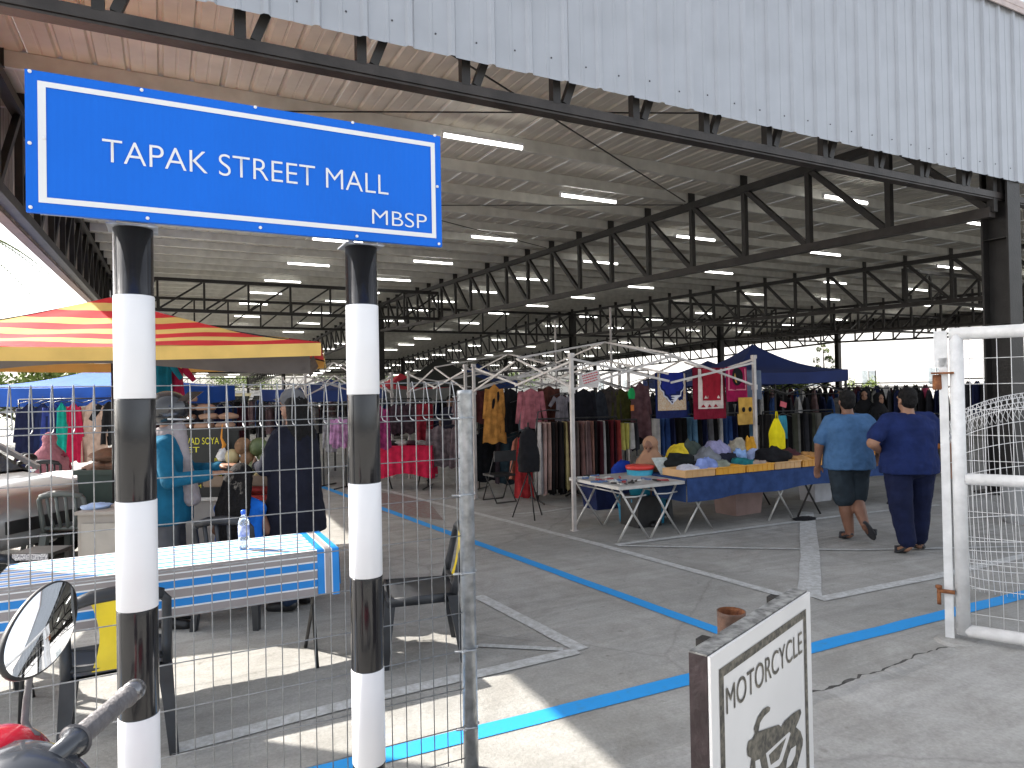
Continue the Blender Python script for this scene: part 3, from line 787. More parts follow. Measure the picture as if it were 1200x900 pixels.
# ================================================================ PEOPLE
def remesh(o, vox=.011, it=6, fac=.5):
    m = o.modifiers.new('r', 'REMESH'); m.mode = 'VOXEL'; m.voxel_size = vox; m.use_smooth_shade = True
    s = o.modifiers.new('s', 'SMOOTH'); s.factor = fac; s.iterations = it
    return o
def wrinkle(o, amp=.02, size=.12):
    t = bpy.data.textures.new('folds', 'CLOUDS'); t.noise_scale = size; t.noise_depth = 3
    d = o.modifiers.new('d', 'DISPLACE'); d.texture = t; d.strength = amp; d.mid_level = .5; d.texture_coords = 'LOCAL'
    return o
def V3(*a): return Vector(a)
def arm_hand(mb, el, wr, thumb_side, r=.0, curl=.5, spread=None, k=1.0):
    """forearm end at wr; palm and five fingers going on along the forearm"""
    d = (wr-el).normalized(); side = spread if spread is not None else d.cross(V3(0, 1, 0))
    side = (side-d*side.dot(d)).normalized(); nrm = d.cross(side).normalized()
    pc = wr+d*.045*k
    mb.cap(wr, .026*k, wr+d*.02*k, .026*k)
    R = Matrix((side, nrm, d)).transposed()
    mb.ell(wr+d*.055*k, (.043*k, .019*k, .052*k), rot=R)
    for i, (o_, L_) in enumerate(((-.031, .066), (-.011, .078), (.010, .072), (.029, .056))):
        b = wr+d*.085*k+side*o_*k
        m_ = b+(d*math.cos(curl*.6)+nrm*math.sin(curl*.6))*L_*.52*k
        e = m_+(d*math.cos(curl*1.5)+nrm*math.sin(curl*1.5))*L_*.48*k
        mb.cap(b, .0105*k, m_, .0098*k, 8); mb.cap(m_, .0098*k, e, .0085*k, 8)
    b = wr+d*.03*k+side*thumb_side*.034*k
    m_ = b+(d*.75+side*thumb_side*.65+nrm*.1).normalized()*.038*k; e = m_+(d*.95+side*thumb_side*.1+nrm*.25).normalized()*.032*k
    mb.cap(b, .0135*k, m_, .0118*k, 8); mb.cap(m_, .0118*k, e, .0095*k, 8)
def head_mb(mb, hc, yaw=0, s=1.0, nod=0):
    R = Matrix.Rotation(yaw, 3, 'Z')@Matrix.Rotation(nod, 3, 'X')
    def p(x, y, z): return hc+R@V3(x*s, y*s, z*s)
    mb.ell(p(0, -.012, .035), (.076*s, .094*s, .088*s), 18, 14, rot=R)
    mb.ell(p(0, .018, -.045), (.060*s, .070*s, .075*s), 16, 12, rot=R)
    mb.ell(p(0, .045, -.088), (.034*s, .036*s, .030*s), 12, 8, rot=R)
    mb.cap(p(0, .082, .02), .011*s, p(0, .104, -.022), .016*s, 8)             # nose
    mb.cap(p(-.020, .088, -.060), .009*s, p(.020, .088, -.060), .009*s, 8)     # lips
    mb.cap(p(-.045, .072, .032), .012*s, p(.045, .072, .032), .012*s, 8)       # brow
    for sx in (-1, 1):
        mb.ell(p(sx*.077, -.01, -.01), (.012*s, .020*s, .033*s), 8, 8, rot=R)
    return p
def person(loc, rz, label, J, look, cat='person', vox=.010):
    """J: joints in metres, person facing +Y. look: colours and clothing."""
    e = empty('person', loc, rz, label, cat)
    k = look.get('fat', 1.0); sk = look.get('skin', m_skin)
    hip = J['hip']; ch = J['chest']; nk = J['neck']; hd = J['head']
    mb = MB()
    P = head_mb(mb, hd, look.get('yaw', 0), look.get('hs', 1.0), look.get('nod', 0))
    mb.cap(nk+V3(0, 0, -.04), .060*min(k, 1.15), hd+V3(0, -.01, -.05), .054, 12)
    wd = look.get('shoulder', .20)
    def lerp(a, b, t): return a.lerp(b, t)
    secs = []
    for t, rx, ry in ((0, .155, .115), (.12, .165, .125), (.35, .150, .118), (.6, .160, .120), (.80, .165, .108), (.90, .14, .09), (1.0, .065, .062)):
        c = lerp(hip+V3(0, 0, -.06), nk, t); secs.append((c.x, c.y, c.z, rx*k*(wd/.20 if t > .5 else 1), ry*k))
    mb.loft(secs, 20)
    for s in 'LR':
        sh, el, wr = J['sh'+s], J['el'+s], J['wr'+s]
        s0 = sh+(nk-sh)*.18+V3(0, 0, -.035); mb.cap(s0, .050*k, el, .040*k, 12); mb.cap(el, .039*k, wr, .027*min(k, 1.15), 12)
        arm_hand(mb, el, wr, J.get('th'+s, 1 if s == 'L' else -1), curl=J.get('curl'+s, .6), spread=J.get('sp'+s))
        hp, kn, an = J['hp'+s], J['kn'+s], J['an'+s]
        mb.cap(hp, .088*k, kn, .056*k, 12); mb.cap(kn, .056*k, kn.lerp(an, .35), .056*k, 12); mb.cap(kn.lerp(an, .35), .056*k, an, .036*k, 12)
        to = J['to'+s]; d = (to-an); d = d.normalized()
        mb.cap(an, .036, an-d*.03+V3(0, 0, -.035), .030, 10); mb.cap(an+d*.01+V3(0, 0, -.035), .034, to, .026, 10)
        mb.ell(to, (.042, .035, .020), 10, 6)
    remesh(mb.build('body', sk, e), vox, 5)
    # eyes
    for sx in (-1, 1):
        MB().ell(P(sx*.030, .078, .010), .009, 8, 6).build('eye', m_eye, e, True)
    # shirt
    if look.get('shirt'):
        mb = MB(); hem = look.get('hem', -.10); sk_ = k*1.14
        secs = []
        for t, rx, ry in ((0, .172, .140), (.15, .176, .142), (.35, .168, .132), (.6, .172, .128), (.78, .178, .118), (.88, .165, .100), (.95, .12, .085), (.995, .078, .072), (1.01, .066, .066)):
            c = lerp(hip+V3(0, 0, hem), nk+V3(0, 0, .0), t); fl = look.get('flare', 0)*(1-t)**2
            secs.append((c.x, c.y, c.z, rx*sk_*(wd/.20 if t > .5 else 1)+fl, ry*sk_+fl))
        mb.loft(secs, 24)
        for s in 'LR':
            sh, el, wr = J['sh'+s], J['el'+s], J['wr'+s]
            if look.get('long'):
                s0 = sh+(nk-sh)*.14+V3(0, 0, -.03); mb.cap(nk+V3(0, 0, -.05), .05*k, s0+V3(0, 0, .01), .052*k, 12); mb.cap(s0, .062*k, el, .056*k, 12); mb.cap(el, .056*k, el.lerp(wr, .93), .044, 12)
            else:
                s0 = sh+(nk-sh)*.16+V3(0, 0, -.035); mb.cap(s0, .062*k, sh.lerp(el, look.get('slv', .72)), .060*k, 12); mb.cap(nk+V3(0, 0, -.05), .055*k, s0+V3(0, 0, .012), .052*k, 12)
        o = remesh(mb.build('shirt', look['shirt'], e), vox*1.1, 7); wrinkle(o, look.get('wr', .022), .11)
    if look.get('pants'):
        mb = MB(); ln = look.get('plen', 1.0)
        mb.ell(hip+V3(0, -.01, -.03), (.172*k, .138*k, .13), 16, 10)
        for s in 'LR':
            hp, kn, an = J['hp'+s], J['kn'+s], J['an'+s]
            pr = look.get('prad', 1.0)
            if ln <= .55: mb.cap(hp, .102*k, hp.lerp(kn, ln/.5*.92), .090*k*pr, 14)
            else:
                mb.cap(hp, .100*k, kn, .080*k*pr, 14); mb.cap(kn, .080*k*pr, kn.lerp(an, (ln-.5)*2*.95), .062*k*pr, 14)
        o = remesh(mb.build('trousers', look['pants'], e), vox*1.1, 6); wrinkle(o, .016, .09)
    if look.get('skirt'):
        mb = MB(); zb = look.get('skirt_z', .08)
        mb.loft([(hip.x, hip.y, zb, .24*k, .22*k), (hip.x, hip.y, zb+.25, .22*k, .2*k), (hip.x, hip.y, hip.z, .19*k, .16*k), (hip.x, hip.y, hip.z+.12, .16*k, .12*k)], 22)
        o = remesh(mb.build('skirt', look['skirt'], e), .014, 4); wrinkle(o, .03, .1)
    if look.get('hair'):
        mb = MB(); st = look['hair']; hs = look.get('hs', 1.0)
        R = Matrix.Rotation(look.get('yaw', 0), 3, 'Z')@Matrix.Rotation(look.get('nod', 0), 3, 'X')
        mb.ell(P(0, -.022, .050), (.086*hs, .096*hs, .086*hs), 18, 12, rot=R)
        mb.ell(P(0, -.045, .0), (.080*hs, .070*hs, .088*hs), 16, 12, rot=R)
        if st == 'long':
            for x in (-.055, -.02, .02, .055):
                mb.cap(P(x, -.05, .03), .055, P(x*1.5, -.10, -.22), .055, 10); mb.cap(P(x*1.5, -.10, -.22), .055, P(x*1.3, -.105, -.44), .032, 10)
        if st == 'ponytail':
            mb.cap(P(0, -.11, .02), .03, P(0, -.14, -.18), .02, 10)
        o = remesh(mb.build('hair', m_hair, e), .009, 3); wrinkle(o, .012, .03)
    if look.get('hijab'):
        mb = MB(); R = Matrix.Rotation(look.get('yaw', 0), 3, 'Z')@Matrix.Rotation(look.get('nod', 0), 3, 'X')
        mb.ell(P(0, -.026, .032), (.098, .100, .104), 18, 12, rot=R); mb.ell(P(0, -.035, -.05), (.092, .080, .10), 16, 12, rot=R)
        mb.ell(P(0, .0, -.125), (.075, .090, .05), 16, 10, rot=R)
        ln = look.get('hij_len', .30)
        mb.loft([(nk.x, nk.y+.0, nk.z-ln, .23*k, .19*k), (nk.x, nk.y, nk.z-.14, .215*k, .16*k), (nk.x, nk.y, nk.z-.02, .15*k, .12*k), (nk.x, nk.y, nk.z+.07, .085, .088), (hd.x, hd.y-.02, hd.z-.02, .085, .08)], 22)
        o = remesh(mb.build('hijab', look['hijab'], e), .010, 5); wrinkle(o, .016, .07)
    if look.get('sandal'):
        for s in 'LR':
            an, to = J['an'+s], J['to'+s]; d = (to-an); d.z = d.z; d.normalize()
            up = V3(0, 0, 1); sd = d.cross(up).normalized(); n_ = sd.cross(d).normalized()
            R = Matrix((sd, d, n_)).transposed(); c = (an+to)/2
            off = J.get('sole'+s, V3(0, 0, -.036))
            mb = MB(); c = (an*.45+to*.55)+off
            for (yy, rr) in ((-.11, .036), (-.04, .036), (.04, .046), (.10, .044)):
                pass
            vs = []; n = 20
            for (sc_, zz) in ((.92, -.012), (1, -.010), (1, .008), (.92, .010)):
                for kk in range(n):
                    a = 2*PI*kk/n; vs.append(c+R@V3(math.cos(a)*.050*(1+.12*math.sin(a))*sc_, math.sin(a)*.140*sc_, zz))
            fs = [(i*n+kk, i*n+(kk+1) % n, (i+1)*n+(kk+1) % n, (i+1)*n+kk) for i in range(3) for kk in range(n)]+[tuple(range(n))[::-1], tuple(range(3*n, 4*n))]
            mb.add(vs, fs); so_ = mb.build('sandal', look['sandal'], e, True)
            mb = MB(); mb.tube([c+R@V3(-.048, .05, .0), c+R@V3(-.03, .055, .062), c+R@V3(.03, .055, .062), c+R@V3(.048, .05, 0)], [.016, .014, .014, .016], 8); mb.build('strap', look['sandal'], so_, True)
    if look.get('shoe'):
        for s in 'LR':
            an, to = J['an'+s], J['to'+s]; mb = MB(); d = (to-an).normalized()
            mb.cap(an-d*.02+V3(0, 0, -.04), .045, to+d*.02, .042, 12); remesh(mb.build('shoe', look['shoe'], e), .01, 3)
    return e, P
def stand(h=1.65, w=.0, fat=1.0, lean=0.0, **k):
    """upright pose; override joints by keyword"""
    s = h/1.70; J = {}
    J['hip'] = V3(0, 0, .93*s); J['chest'] = V3(0, lean*.5, 1.25*s); J['neck'] = V3(0, lean, 1.43*s); J['head'] = V3(0, lean+.02, 1.575*s)
    hw = .165*(fat if fat > 1 else 1)*s
    for n_, x in (('L', -1), ('R', 1)):
        J['sh'+n_] = V3(x*(hw+.02), lean, 1.37*s); J['el'+n_] = V3(x*(hw+.09), lean-.03, 1.09*s); J['wr'+n_] = V3(x*(hw+.10), lean+.04, .85*s)
        J['hp'+n_] = V3(x*.085*s*fat, 0, .88*s); J['kn'+n_] = V3(x*.10*s, .01, .48*s); J['an'+n_] = V3(x*.10*s, -.02, .085); J['to'+n_] = V3(x*.12*s, .13, .028)
    J.update(k); return J
def sit(h=1.6, seat=.43, **k):
    s = h/1.70; J = {}; z = seat+.08
    J['hip'] = V3(0, 0, z); J['chest'] = V3(0, .02, z+.32*s); J['neck'] = V3(0, .04, z+.50*s); J['head'] = V3(0, .06, z+.645*s)
    for n_, x in (('L', -1), ('R', 1)):
        J['sh'+n_] = V3(x*.175*s, .03, z+.44*s); J['el'+n_] = V3(x*.25*s, .06, z+.18*s); J['wr'+n_] = V3(x*.16*s, .28, z+.10*s)
        J['hp'+n_] = V3(x*.09*s, .03, z); J['kn'+n_] = V3(x*.12, .42*s, z-.01); J['an'+n_] = V3(x*.12, .42*s, .09); J['to'+n_] = V3(x*.13, .55*s, .03)
    J.update(k); return J

c_lblue = cloth('light_blue_shirt', (.055, .125, .25), .12); c_navy = cloth('navy_shirt', (.010, .020, .085), .18)
c_dshort = cloth('charcoal_shorts', (.022, .032, .042)); c_npants = cloth('navy_trousers', (.008, .012, .04))
m_sand = mat('sandal_rubber', (.03, .03, .035), .7)
# walking couple: B in navy at right, A in light blue at left; both walk away from us
WROT = CAMR+rad(3)
fa = G(997, 633); fb = G(1068, 648)
# man in light blue: left foot planted, right foot lifted behind with its sole showing
# local +Y is away from us, +X right
Ja = stand(1.64, fat=1.30,
    hpL=V3(-.10, 0, .82), knL=V3(-.045, .03, .44), anL=V3(-.01, -.0, .09), toL=V3(-.01, .13, .032),
    hpR=V3(.10, 0, .82), knR=V3(.09, .05, .46), anR=V3(.05, -.20, .22), toR=V3(.13, -.15, .10), soleR=V3(.0, -.035, -.008),
    shL=V3(-.235, 0, 1.34), elL=V3(-.315, .02, 1.05), wrL=V3(-.315, .07, .83),
    shR=V3(.235, 0, 1.34), elR=V3(.34, -.05, 1.08), wrR=V3(.38, .10, .92))
person((fa.x, fa.y, 0), WROT-rad(2), 'walking person seen from behind in loose light blue T-shirt and charcoal shorts, one foot lifted', Ja,
    dict(fat=1.30, skin=m_skin_d, shirt=c_lblue, flare=.02, hem=-.11, slv=.78, pants=c_dshort, plen=.5, prad=1.02, hair='short', sandal=m_sand, yaw=rad(-8), shoulder=.215, wr=.03), vox=.009)
Jb = stand(1.66, fat=1.38,
    hpL=V3(-.12, 0, .84), knL=V3(-.135, -.06, .46), anL=V3(-.10, -.10, .11), toL=V3(-.10, .03, .035),
    hpR=V3(.12, 0, .84), knR=V3(.15, .08, .48), anR=V3(.15, .10, .085), toR=V3(.22, .21, .030),
    shL=V3(-.245, 0, 1.37), elL=V3(-.42, -.07, 1.12), wrL=V3(-.24, .10, 1.02), 
    shR=V3(.245, 0, 1.37), elR=V3(.37, -.03, 1.10), wrR=V3(.46, .05, .87))
eB, PB = person((fb.x, fb.y, 0), WROT, 'walking person seen from behind in navy blue T-shirt and long navy trousers, elbow out', Jb,
    dict(fat=1.38, skin=m_skin, shirt=c_navy, flare=.015, hem=-.10, slv=.74, pants=c_npants, plen=.96, prad=.98, hair='short', sandal=m_sand, yaw=rad(5), shoulder=.205, wr=.03), vox=.009)
mb = MB(); mb.tube([V3(.445+.034*math.cos(t), .04+.034*math.sin(t), .90) for t in [i*PI/6 for i in range(12)]], .006, 8, closed=True); mb.build('bracelet', m_chrome, eB, True)
# ================================================================ FURNITURE, CANOPIES, CLOTHES
def plastic_chair(loc, rz, label, m, mback=None, slats=4, seat=.43, arms=False):
    e = empty('plastic_chair', loc, rz, label, 'chair')          # faces +Y, back at -Y
    mb = MB(); ns = 10; vs = []; fs = []
    for zo in (0, -.012):
        for i in range(ns+1):
            for j in range(ns+1):
                x = -1+2*i/ns; y = -1+2*j/ns
                r = 1-.10*(abs(x)**6+abs(y)**6)/1.0
                vs.append((x*.215*(1+.06*y)*1.0, y*.215, seat+zo-.018*(1-x*x)*(1-y*y)-(.03 if y > .85 else 0)*(y-.85)/.15))
    k = (ns+1)**2
    for i in range(ns):
        for j in range(ns):
            a = i*(ns+1)+j; fs.append((a, a+ns+1, a+ns+2, a+1)); fs.append((k+a, k+a+1, k+a+ns+2, k+a+ns+1))
    mb.add(vs, fs)
    for (a, b) in (((-.2, -.215), (-.23, .215)), ((-.228, .212), (.228, .212)), ((.2, -.215), (.23, .215))):
        mb.bar((a[0], a[1], seat-.025), (b[0], b[1], seat-.025), .014, .055)
    mb.build('seat', m, e, True)
    for sx in (-1, 1):
        for (y0, y1) in ((.195, .235), (-.195, -.26)):
            mb = MB(); vs = []
            for z, kx, wx, wy in ((seat-.01, 0, .034, .034), (.22, .5, .026, .028), (0, 1, .021, .023)):
                cx_ = sx*(.195+.035*kx); cy_ = y0+(y1-y0)*kx
                vs += [(cx_-wx, cy_-wy, z), (cx_+wx, cy_-wy, z), (cx_+wx, cy_+wy, z), (cx_-wx, cy_+wy, z)]
            mb.add(vs, [(4*i+q, 4*i+(q+1) % 4, 4*i+4+(q+1) % 4, 4*i+4+q) for i in range(2) for q in range(4)]+[(0, 3, 2, 1), (8, 9, 10, 11)])
            mb.build('leg', m, e)
    H = .80
    def bk(x, t): return (x, -.205-.085*t-.02*(1-(x/.2)**2)*math.sin(PI*min(1, t+.2)), seat+t*(H-seat))
    mb = MB()
    for sx in (-1, 1): mb.tube([bk(sx*(.205-.0*t), t) for t in (0, .3, .6, .85)]+[bk(sx*.17, .96)], [.026, .024, .022, .022, .022], 8)
    mb.tube([bk(-.19, .93), bk(-.10, 1.0), bk(0, 1.02), bk(.10, 1.0), bk(.19, .93)], [.026, .032, .034, .032, .026], 8)
    mb.tube([bk(-.2, .10), bk(0, .08), bk(.2, .10)], .018, 8)
    mb.build('back_frame', m, e, True)
    if mback is not None:
        mb = MB(); vs = []; n = 8
        for off in (0, .010):
            for j in range(n+1):
                t = .04+.92*j/n; wv_ = .105-.035*math.sin(PI*j/n)
                for i in range(5):
                    x = -wv_+2*wv_*i/4; p = bk(x, t); vs.append((p[0], p[1]-.012+off-.006*math.sin(i*PI/4), p[2]))
        q = (n+1)*5
        fs = []
        for j in range(n):
            for i in range(4):
                a = j*5+i; fs += [(a, a+1, a+6, a+5), (q+a, q+a+5, q+a+6, q+a+1)]
        mb.add(vs, fs); mb.build('back_panel', mback, e, True)
    else:
        for s_ in range(slats):
            x = -.125+.25*s_/(slats-1)
            MB().tube([bk(x*.8, .10), bk(x, .5), bk(x*1.05, .97)], [.018, .013, .016], 6).build('back_slat', m, e, True)
    if arms:
        for sx in (-1, 1): MB().tube([bk(sx*.21, .55), (sx*.26, -.1, .66), (sx*.27, .12, .655), (sx*.25, .2, .60), (sx*.225, .2, seat)], [.02, .022, .024, .02, .02], 8).build('armrest', m, e, True)
    return e
def cloth_grid(f, nu, nv):
    vs = [f(i/nu, j/nv) for i in range(nu+1) for j in range(nv+1)]
    fs = [(i*(nv+1)+j, (i+1)*(nv+1)+j, (i+1)*(nv+1)+j+1, i*(nv+1)+j+1) for i in range(nu) for j in range(nv)]
    return vs, fs
def garment_mesh(kind, w, h, seed=0, th=.035, m=None):
    """a hung garment in the x,z plane, top at z=0; front and back skins that meet at the sides"""
    rnd = random.Random(seed); ph = rnd.random()*6; fr = 3+rnd.random()*3
    def half(t):
        if kind in ('shirt', 'longshirt'):
            return w*(.10+1.7*t if t < .10 else .27-.03*math.sin(PI*min(1, t*1.2))+.04*t)
        if kind == 'dress':
            return w*(.09+2.0*t if t < .07 else .23+.03*math.sin(t*3)+.24*t)
        if kind == 'trousers': return w*(.40+.06*t)
        return w*.5
    mb = MB(); nu, nv = 10, 14
    for sd in (1, -1):
        def f(a, b):
            x = (2*a-1); hw = half(b); amp = .010+.022*b
            y = amp*math.sin(fr*x*2.2+ph+b*1.3)+sd*th*.5*(1-x**4)*(.35+.65*min(1, b*3))
            X = x*hw
            if kind == 'trousers' and b > .3 and abs(x) < .08: y *= .2
            return (X, y, -h*b-(.02*math.sin(6*x+ph) if b > .95 else 0)-(.04*abs(x)*h if b < .15 and kind != 'panel' else 0))
        vs, fs = cloth_grid(f, nu, nv); mb.add(vs, fs)
    if kind in ('shirt', 'longshirt') or (kind == 'dress' and w > .38):
        ln = .34 if kind == 'shirt' else (.80 if kind == 'longshirt' else .5); tw = .24 if kind == 'shirt' else .10
        for sx in (-1, 1):
            a_ = Vector((sx*w*.20, 0, -h*.085)); lean = (tw+rnd.random()*.06)*w
            pts = []; rr = []
            for i in range(7):
                t = i/6; pts.append(a_+Vector((sx*(.06*w+lean*t), .012*math.sin(t*4+ph+sx), -h*ln*t))); rr.append(w*(.105-.035*t if kind == 'shirt' else .095-.045*t))
            o_ = MB().tube(pts, rr, 10); o_.v = [(x, y*.32, z) for x, y, z in o_.v]; mb.add(o_.v, o_.f)
    return mb.mesh('garment', m, True)
hang_me = None
def hanger(parent, w=.4):
    global hang_me
    if hang_me is None:
        mb = MB(); mb.tube([(-.2, 0, -.02), (0, 0, .035), (.2, 0, -.02)], .006, 6); mb.tube([(0, 0, .03), (0, 0, .07), (.02, 0, .09), (.0, 0, .11), (-.02, 0, .09)], .003, 5); hang_me = mb.mesh('hanger', m_black, True)
    o = link('hanger', hang_me, parent); return o
NHG = [0]
def hung(kind, w, h, loc, rz, m, label, name=None, group=None, th=.04, cat='clothes'):
    NHG[0] += 1
    nm = name or {'shirt': 'hanging_shirt', 'longshirt': 'hanging_blouse', 'dress': 'hanging_dress', 'trousers': 'hanging_trousers', 'panel': 'hanging_cloth'}[kind]
    e = empty(nm, loc, rz, label, cat, group)
    link('garment', garment_mesh(kind, w, h, NHG[0], th, m), e); hanger(e)
    return e
RACKN = [0]
def rack(p, q, H, label, feet=.35, name='clothes_rack'):
    p = Vector(p); q = Vector(q); p.z = q.z = 0; L = (q-p).length; rz = math.atan2(q.y-p.y, q.x-p.x)
    e = empty(name, p, rz, label, 'clothes rack')
    MB().tube([(0, 0, H), (L, 0, H)], .013, 8).build('rail', m_black, e, True)
    for x in (0, L):
        mb = MB(); mb.tube([(x, 0, .02), (x, 0, H)], .013, 8); mb.build('upright', m_black, e, True)
        MB().tube([(x, -feet, .02), (x, feet, .02)], .013, 8).build('foot', m_black, e, True)
    return e, p, rz, L
def rack_items(p, rz, L, H, cols, pitch, w, h, label_fmt, group, kind='trousers', jit=.03, turn=PI/2):
    """garments edge-on along a rail"""
    n_ = int(L/pitch); d = Vector((math.cos(rz), math.sin(rz), 0)); cache = {}
    for i in range(n_):
        cn, m = cols[i % len(cols)] if not callable(cols) else cols(i)
        key = (cn, i % 3)
        if key not in cache:
            NHG[0] += 1; cache[key] = garment_mesh(kind, w, h, NHG[0], pitch*.75, m)
        e = empty('hanging_trousers' if kind in ('trousers', 'panel') else 'hanging_shirt', p+d*(pitch*(i+.5))+Vector((0, 0, H-.05)), rz+turn+random.uniform(-.12, .12), (label_fmt % cn)+', %s from left' % nth(i), 'clothes', group)
        e.scale = (random.uniform(.9, 1.08), 1, random.uniform(.94, 1.05))
        link('garment', cache[key], e)
def tent(c, rz, W, D, eave, apex, m, label, val=.22, legs=True, name='canopy', mv=None, leg_m=None, sag=.10, n=10):
    e = empty(name, c, rz, label, 'canopy')
    mb = MB(); vs = []; fs = []
    # four curved faces
    for q in range(4):
        R = Matrix.Rotation(q*PI/2, 3, 'Z'); a, b = (W/2, D/2) if q % 2 == 0 else (D/2, W/2)
        def f(s_, t):                         # t 0 apex .. 1 eave
            x = (2*s_-1)*a*t; y = -b*t; z = apex-(apex-eave)*t-sag*math.sin(PI*t)-.05*(1-(2*s_-1)**2)*t
            v = R@Vector((x, y, z)); return v
        v_, f_ = cloth_grid(f, n, n); mb.add(v_, f_)
    mb.build('roof_cloth', m, e, True)
    mb = MB()
    for q in range(4):
        R = Matrix.Rotation(q*PI/2, 3, 'Z'); a, b = (W/2, D/2) if q % 2 == 0 else (D/2, W/2)
        def f(s_, t):
            x = (2*s_-1)*(a+.006); z = eave-.05*(1-(2*s_-1)**2)-val*t; return R@Vector((x, -b-.006-.008*math.sin(s_*30)*t, z))
        v_, f_ = cloth_grid(f, 24, 3); mb.add(v_, f_)
    mb.build('valance', mv or m, e, True)
    lm_ = leg_m or m_frame_tube
    if legs:
        for sx in (-1, 1):
            for sy in (-1, 1): MB().box((sx*(W/2-.03), sy*(D/2-.03), (eave-.02)/2), (.035, .035, eave-.02)).build('leg', lm_, e)
        for (p, q) in (((-1, -1), (1, -1)), ((-1, 1), (1, 1)), ((-1, -1), (-1, 1)), ((1, -1), (1, 1))):
            P_ = Vector((p[0]*(W/2-.03), p[1]*(D/2-.03), eave-.08)); Q_ = Vector((q[0]*(W/2-.03), q[1]*(D/2-.03), eave-.08)); M_ = (P_+Q_)/2; dn = Vector((0, 0, -.38))
            for a_, b_ in ((P_, M_), (M_, Q_)):
                mb = MB(); mb.bar(a_, b_+dn, .014, .026); mb.bar(a_+dn, b_, .014, .026); mb.build('scissor_bar', lm_, e)
    return e
def crumple(name, loc, r, m, label, seed=0, rz=0, cat='clothes', group=None, parent=None, amp=.35):
    """a heap of crumpled cloth"""
    mb = MB(); n, k = 20, 14; vs = []; fs = []
    for i in range(k+1):
        t = PI*i/k
        for j in range(n):
            a = 2*PI*j/n; d = Vector((math.sin(t)*math.cos(a), math.sin(t)*math.sin(a), math.cos(t)))
            q = 1+amp*(noise.noise(d*1.9+Vector((seed*3.7, 0, 0)))+.5*noise.noise(d*5+Vector((0, seed*2.1, 0)))+.22*abs(noise.noise(d*11+Vector((seed, 0, 0)))))
            v = Vector((d.x*r[0]*q, d.y*r[1]*q, max(d.z*r[2]*q, -r[2]*.55))); vs.append(v+Vector((0, 0, r[2]*.55)))
    for i in range(k):
        for j in range(n): fs.append((i*n+j, (i+1)*n+j, (i+1)*n+(j+1) % n, i*n+(j+1) % n))
    mb.add(vs, fs); o = mb.build(name, m, parent, True)
    if parent is None:
        o.location = loc; o.rotation_euler = (0, 0, rz); tag(o, label, cat, group)
    else: o.location = loc
    return o
def x_leg_table(name, u0, u1, v0, v1, H, m_top, label, m_leg=None, xs=None, cat='table'):
    e = empty(name, ((u0+u1)/2, (v0+v1)/2, 0), 0, label, cat); w_, d_ = u1-u0, v1-v0; ml = m_leg or m_chrome
    MB().box((0, 0, H-.0125), (w_, d_, .025)).build('tabletop', m_top, e)
    mb = MB()
    for y in (-d_/2-.006, d_/2+.006): mb.box((0, y, H-.02), (w_+.02, .011, .035))
    for x in (-w_/2-.006, w_/2+.006): mb.box((x, 0, H-.02), (.011, d_-.001, .035))
    mb.build('edge_rail', ml, e)
    xs = xs or [(-w_/2+.04, -w_/2+.42), (w_/2-.42, w_/2-.04)]
    for (a, b) in xs:
        for y in (-d_/2+.05, d_/2-.05):
            mb = MB(); mb.tube([(a, y, H-.03), (a+(b-a)*.45, y, H*.5), (b+.02, y+.012, 0)], .0125, 8); mb.build('leg', ml, e, True)
            mb = MB(); mb.tube([(b, y+.026, H-.03), (a+(b-a)*.55, y+.026, H*.5), (a-.02, y+.02, 0)], .0125, 8); mb.build('leg', ml, e, True)
        MB().tube([(a+.04, -d_/2+.05, H*.86), (a+.04, d_/2-.05, H*.86)], .010, 8).build('cross_bar', ml, e, True)
        MB().tube([(a+.03, -d_/2+.036, H*.80), ((a+b)/2, -d_/2+.02, H*.79), (b-.03, -d_/2+.036, H*.80)], .009, 8).build('cross_bar', ml, e, True)
    return e

# ================================================================ LEFT SIDE, BEHIND THE FENCE
# striped table
TU0, TU1, TV0, TV1, TT = -.80, .94, 4.28, 4.86, .75
tb = empty('folding_table', ((TU0+TU1)/2, (TV0+TV1)/2, 0), 0, 'long folding table under a blue white and grey striped cloth behind the fence', 'table')
MB().box((0, 0, TT-.02), (TU1-TU0, TV1-TV0, .03)).build('tabletop', m_black, tb)
for sx, dx in ((-1, 1), (1, -1)):
    x0 = sx*((TU1-TU0)/2-.08)
    for y, yy in ((-.22, .2), (.22, -.2)):
        MB().tube([(x0, y, TT-.035), (x0+dx*.03, yy, 0)], .012, 8).build('leg', m_black, tb, True)
m_stripe = [mat('stripe_blue', (.01, .22, .62), .5, 0, .05, 4, .1, 8), mat('stripe_white', (.72, .74, .76), .5, 0, .04, 4, .1, 8), mat('stripe_grey', (.30, .27, .27), .5, 0, .06, 4, .1, 8)]
tc = MB()
W_, D_ = TU1-TU0+.02, TV1-TV0+.02; cx_, cy_ = (TU0+TU1)/2, (TV0+TV1)/2
def ribbon(y0, z0, y1, z1, mi, x0=-W_/2, x1=W_/2-.13, dz=0):
    tc.cur = mi; n = 30
    vs = []
    for i in range(n+1):
        x = x0+(x1-x0)*i/n; wob = .006*math.sin(x*9+1)+.004*math.sin(x*23)
        for (y, z) in ((y0, z0), (y1, z1)):
            k_ = (TT+.004-z)/.35; vs.append((x, y-(wob*k_*2.2 if z < TT-.01 else 0)-(.004*k_ if z < TT else 0), z+(wob*.5*k_ if z < TT else 0)))
    tc.add(vs, [(2*i, 2*i+2, 2*i+3, 2*i+1) for i in range(n)])
seqd = [(2, .030), (1, .007), (2, .028), (1, .009), (0, .040), (1, .010), (2, .045), (1, .008), (0, .042), (1, .009), (2, .05)]
z = TT+.004
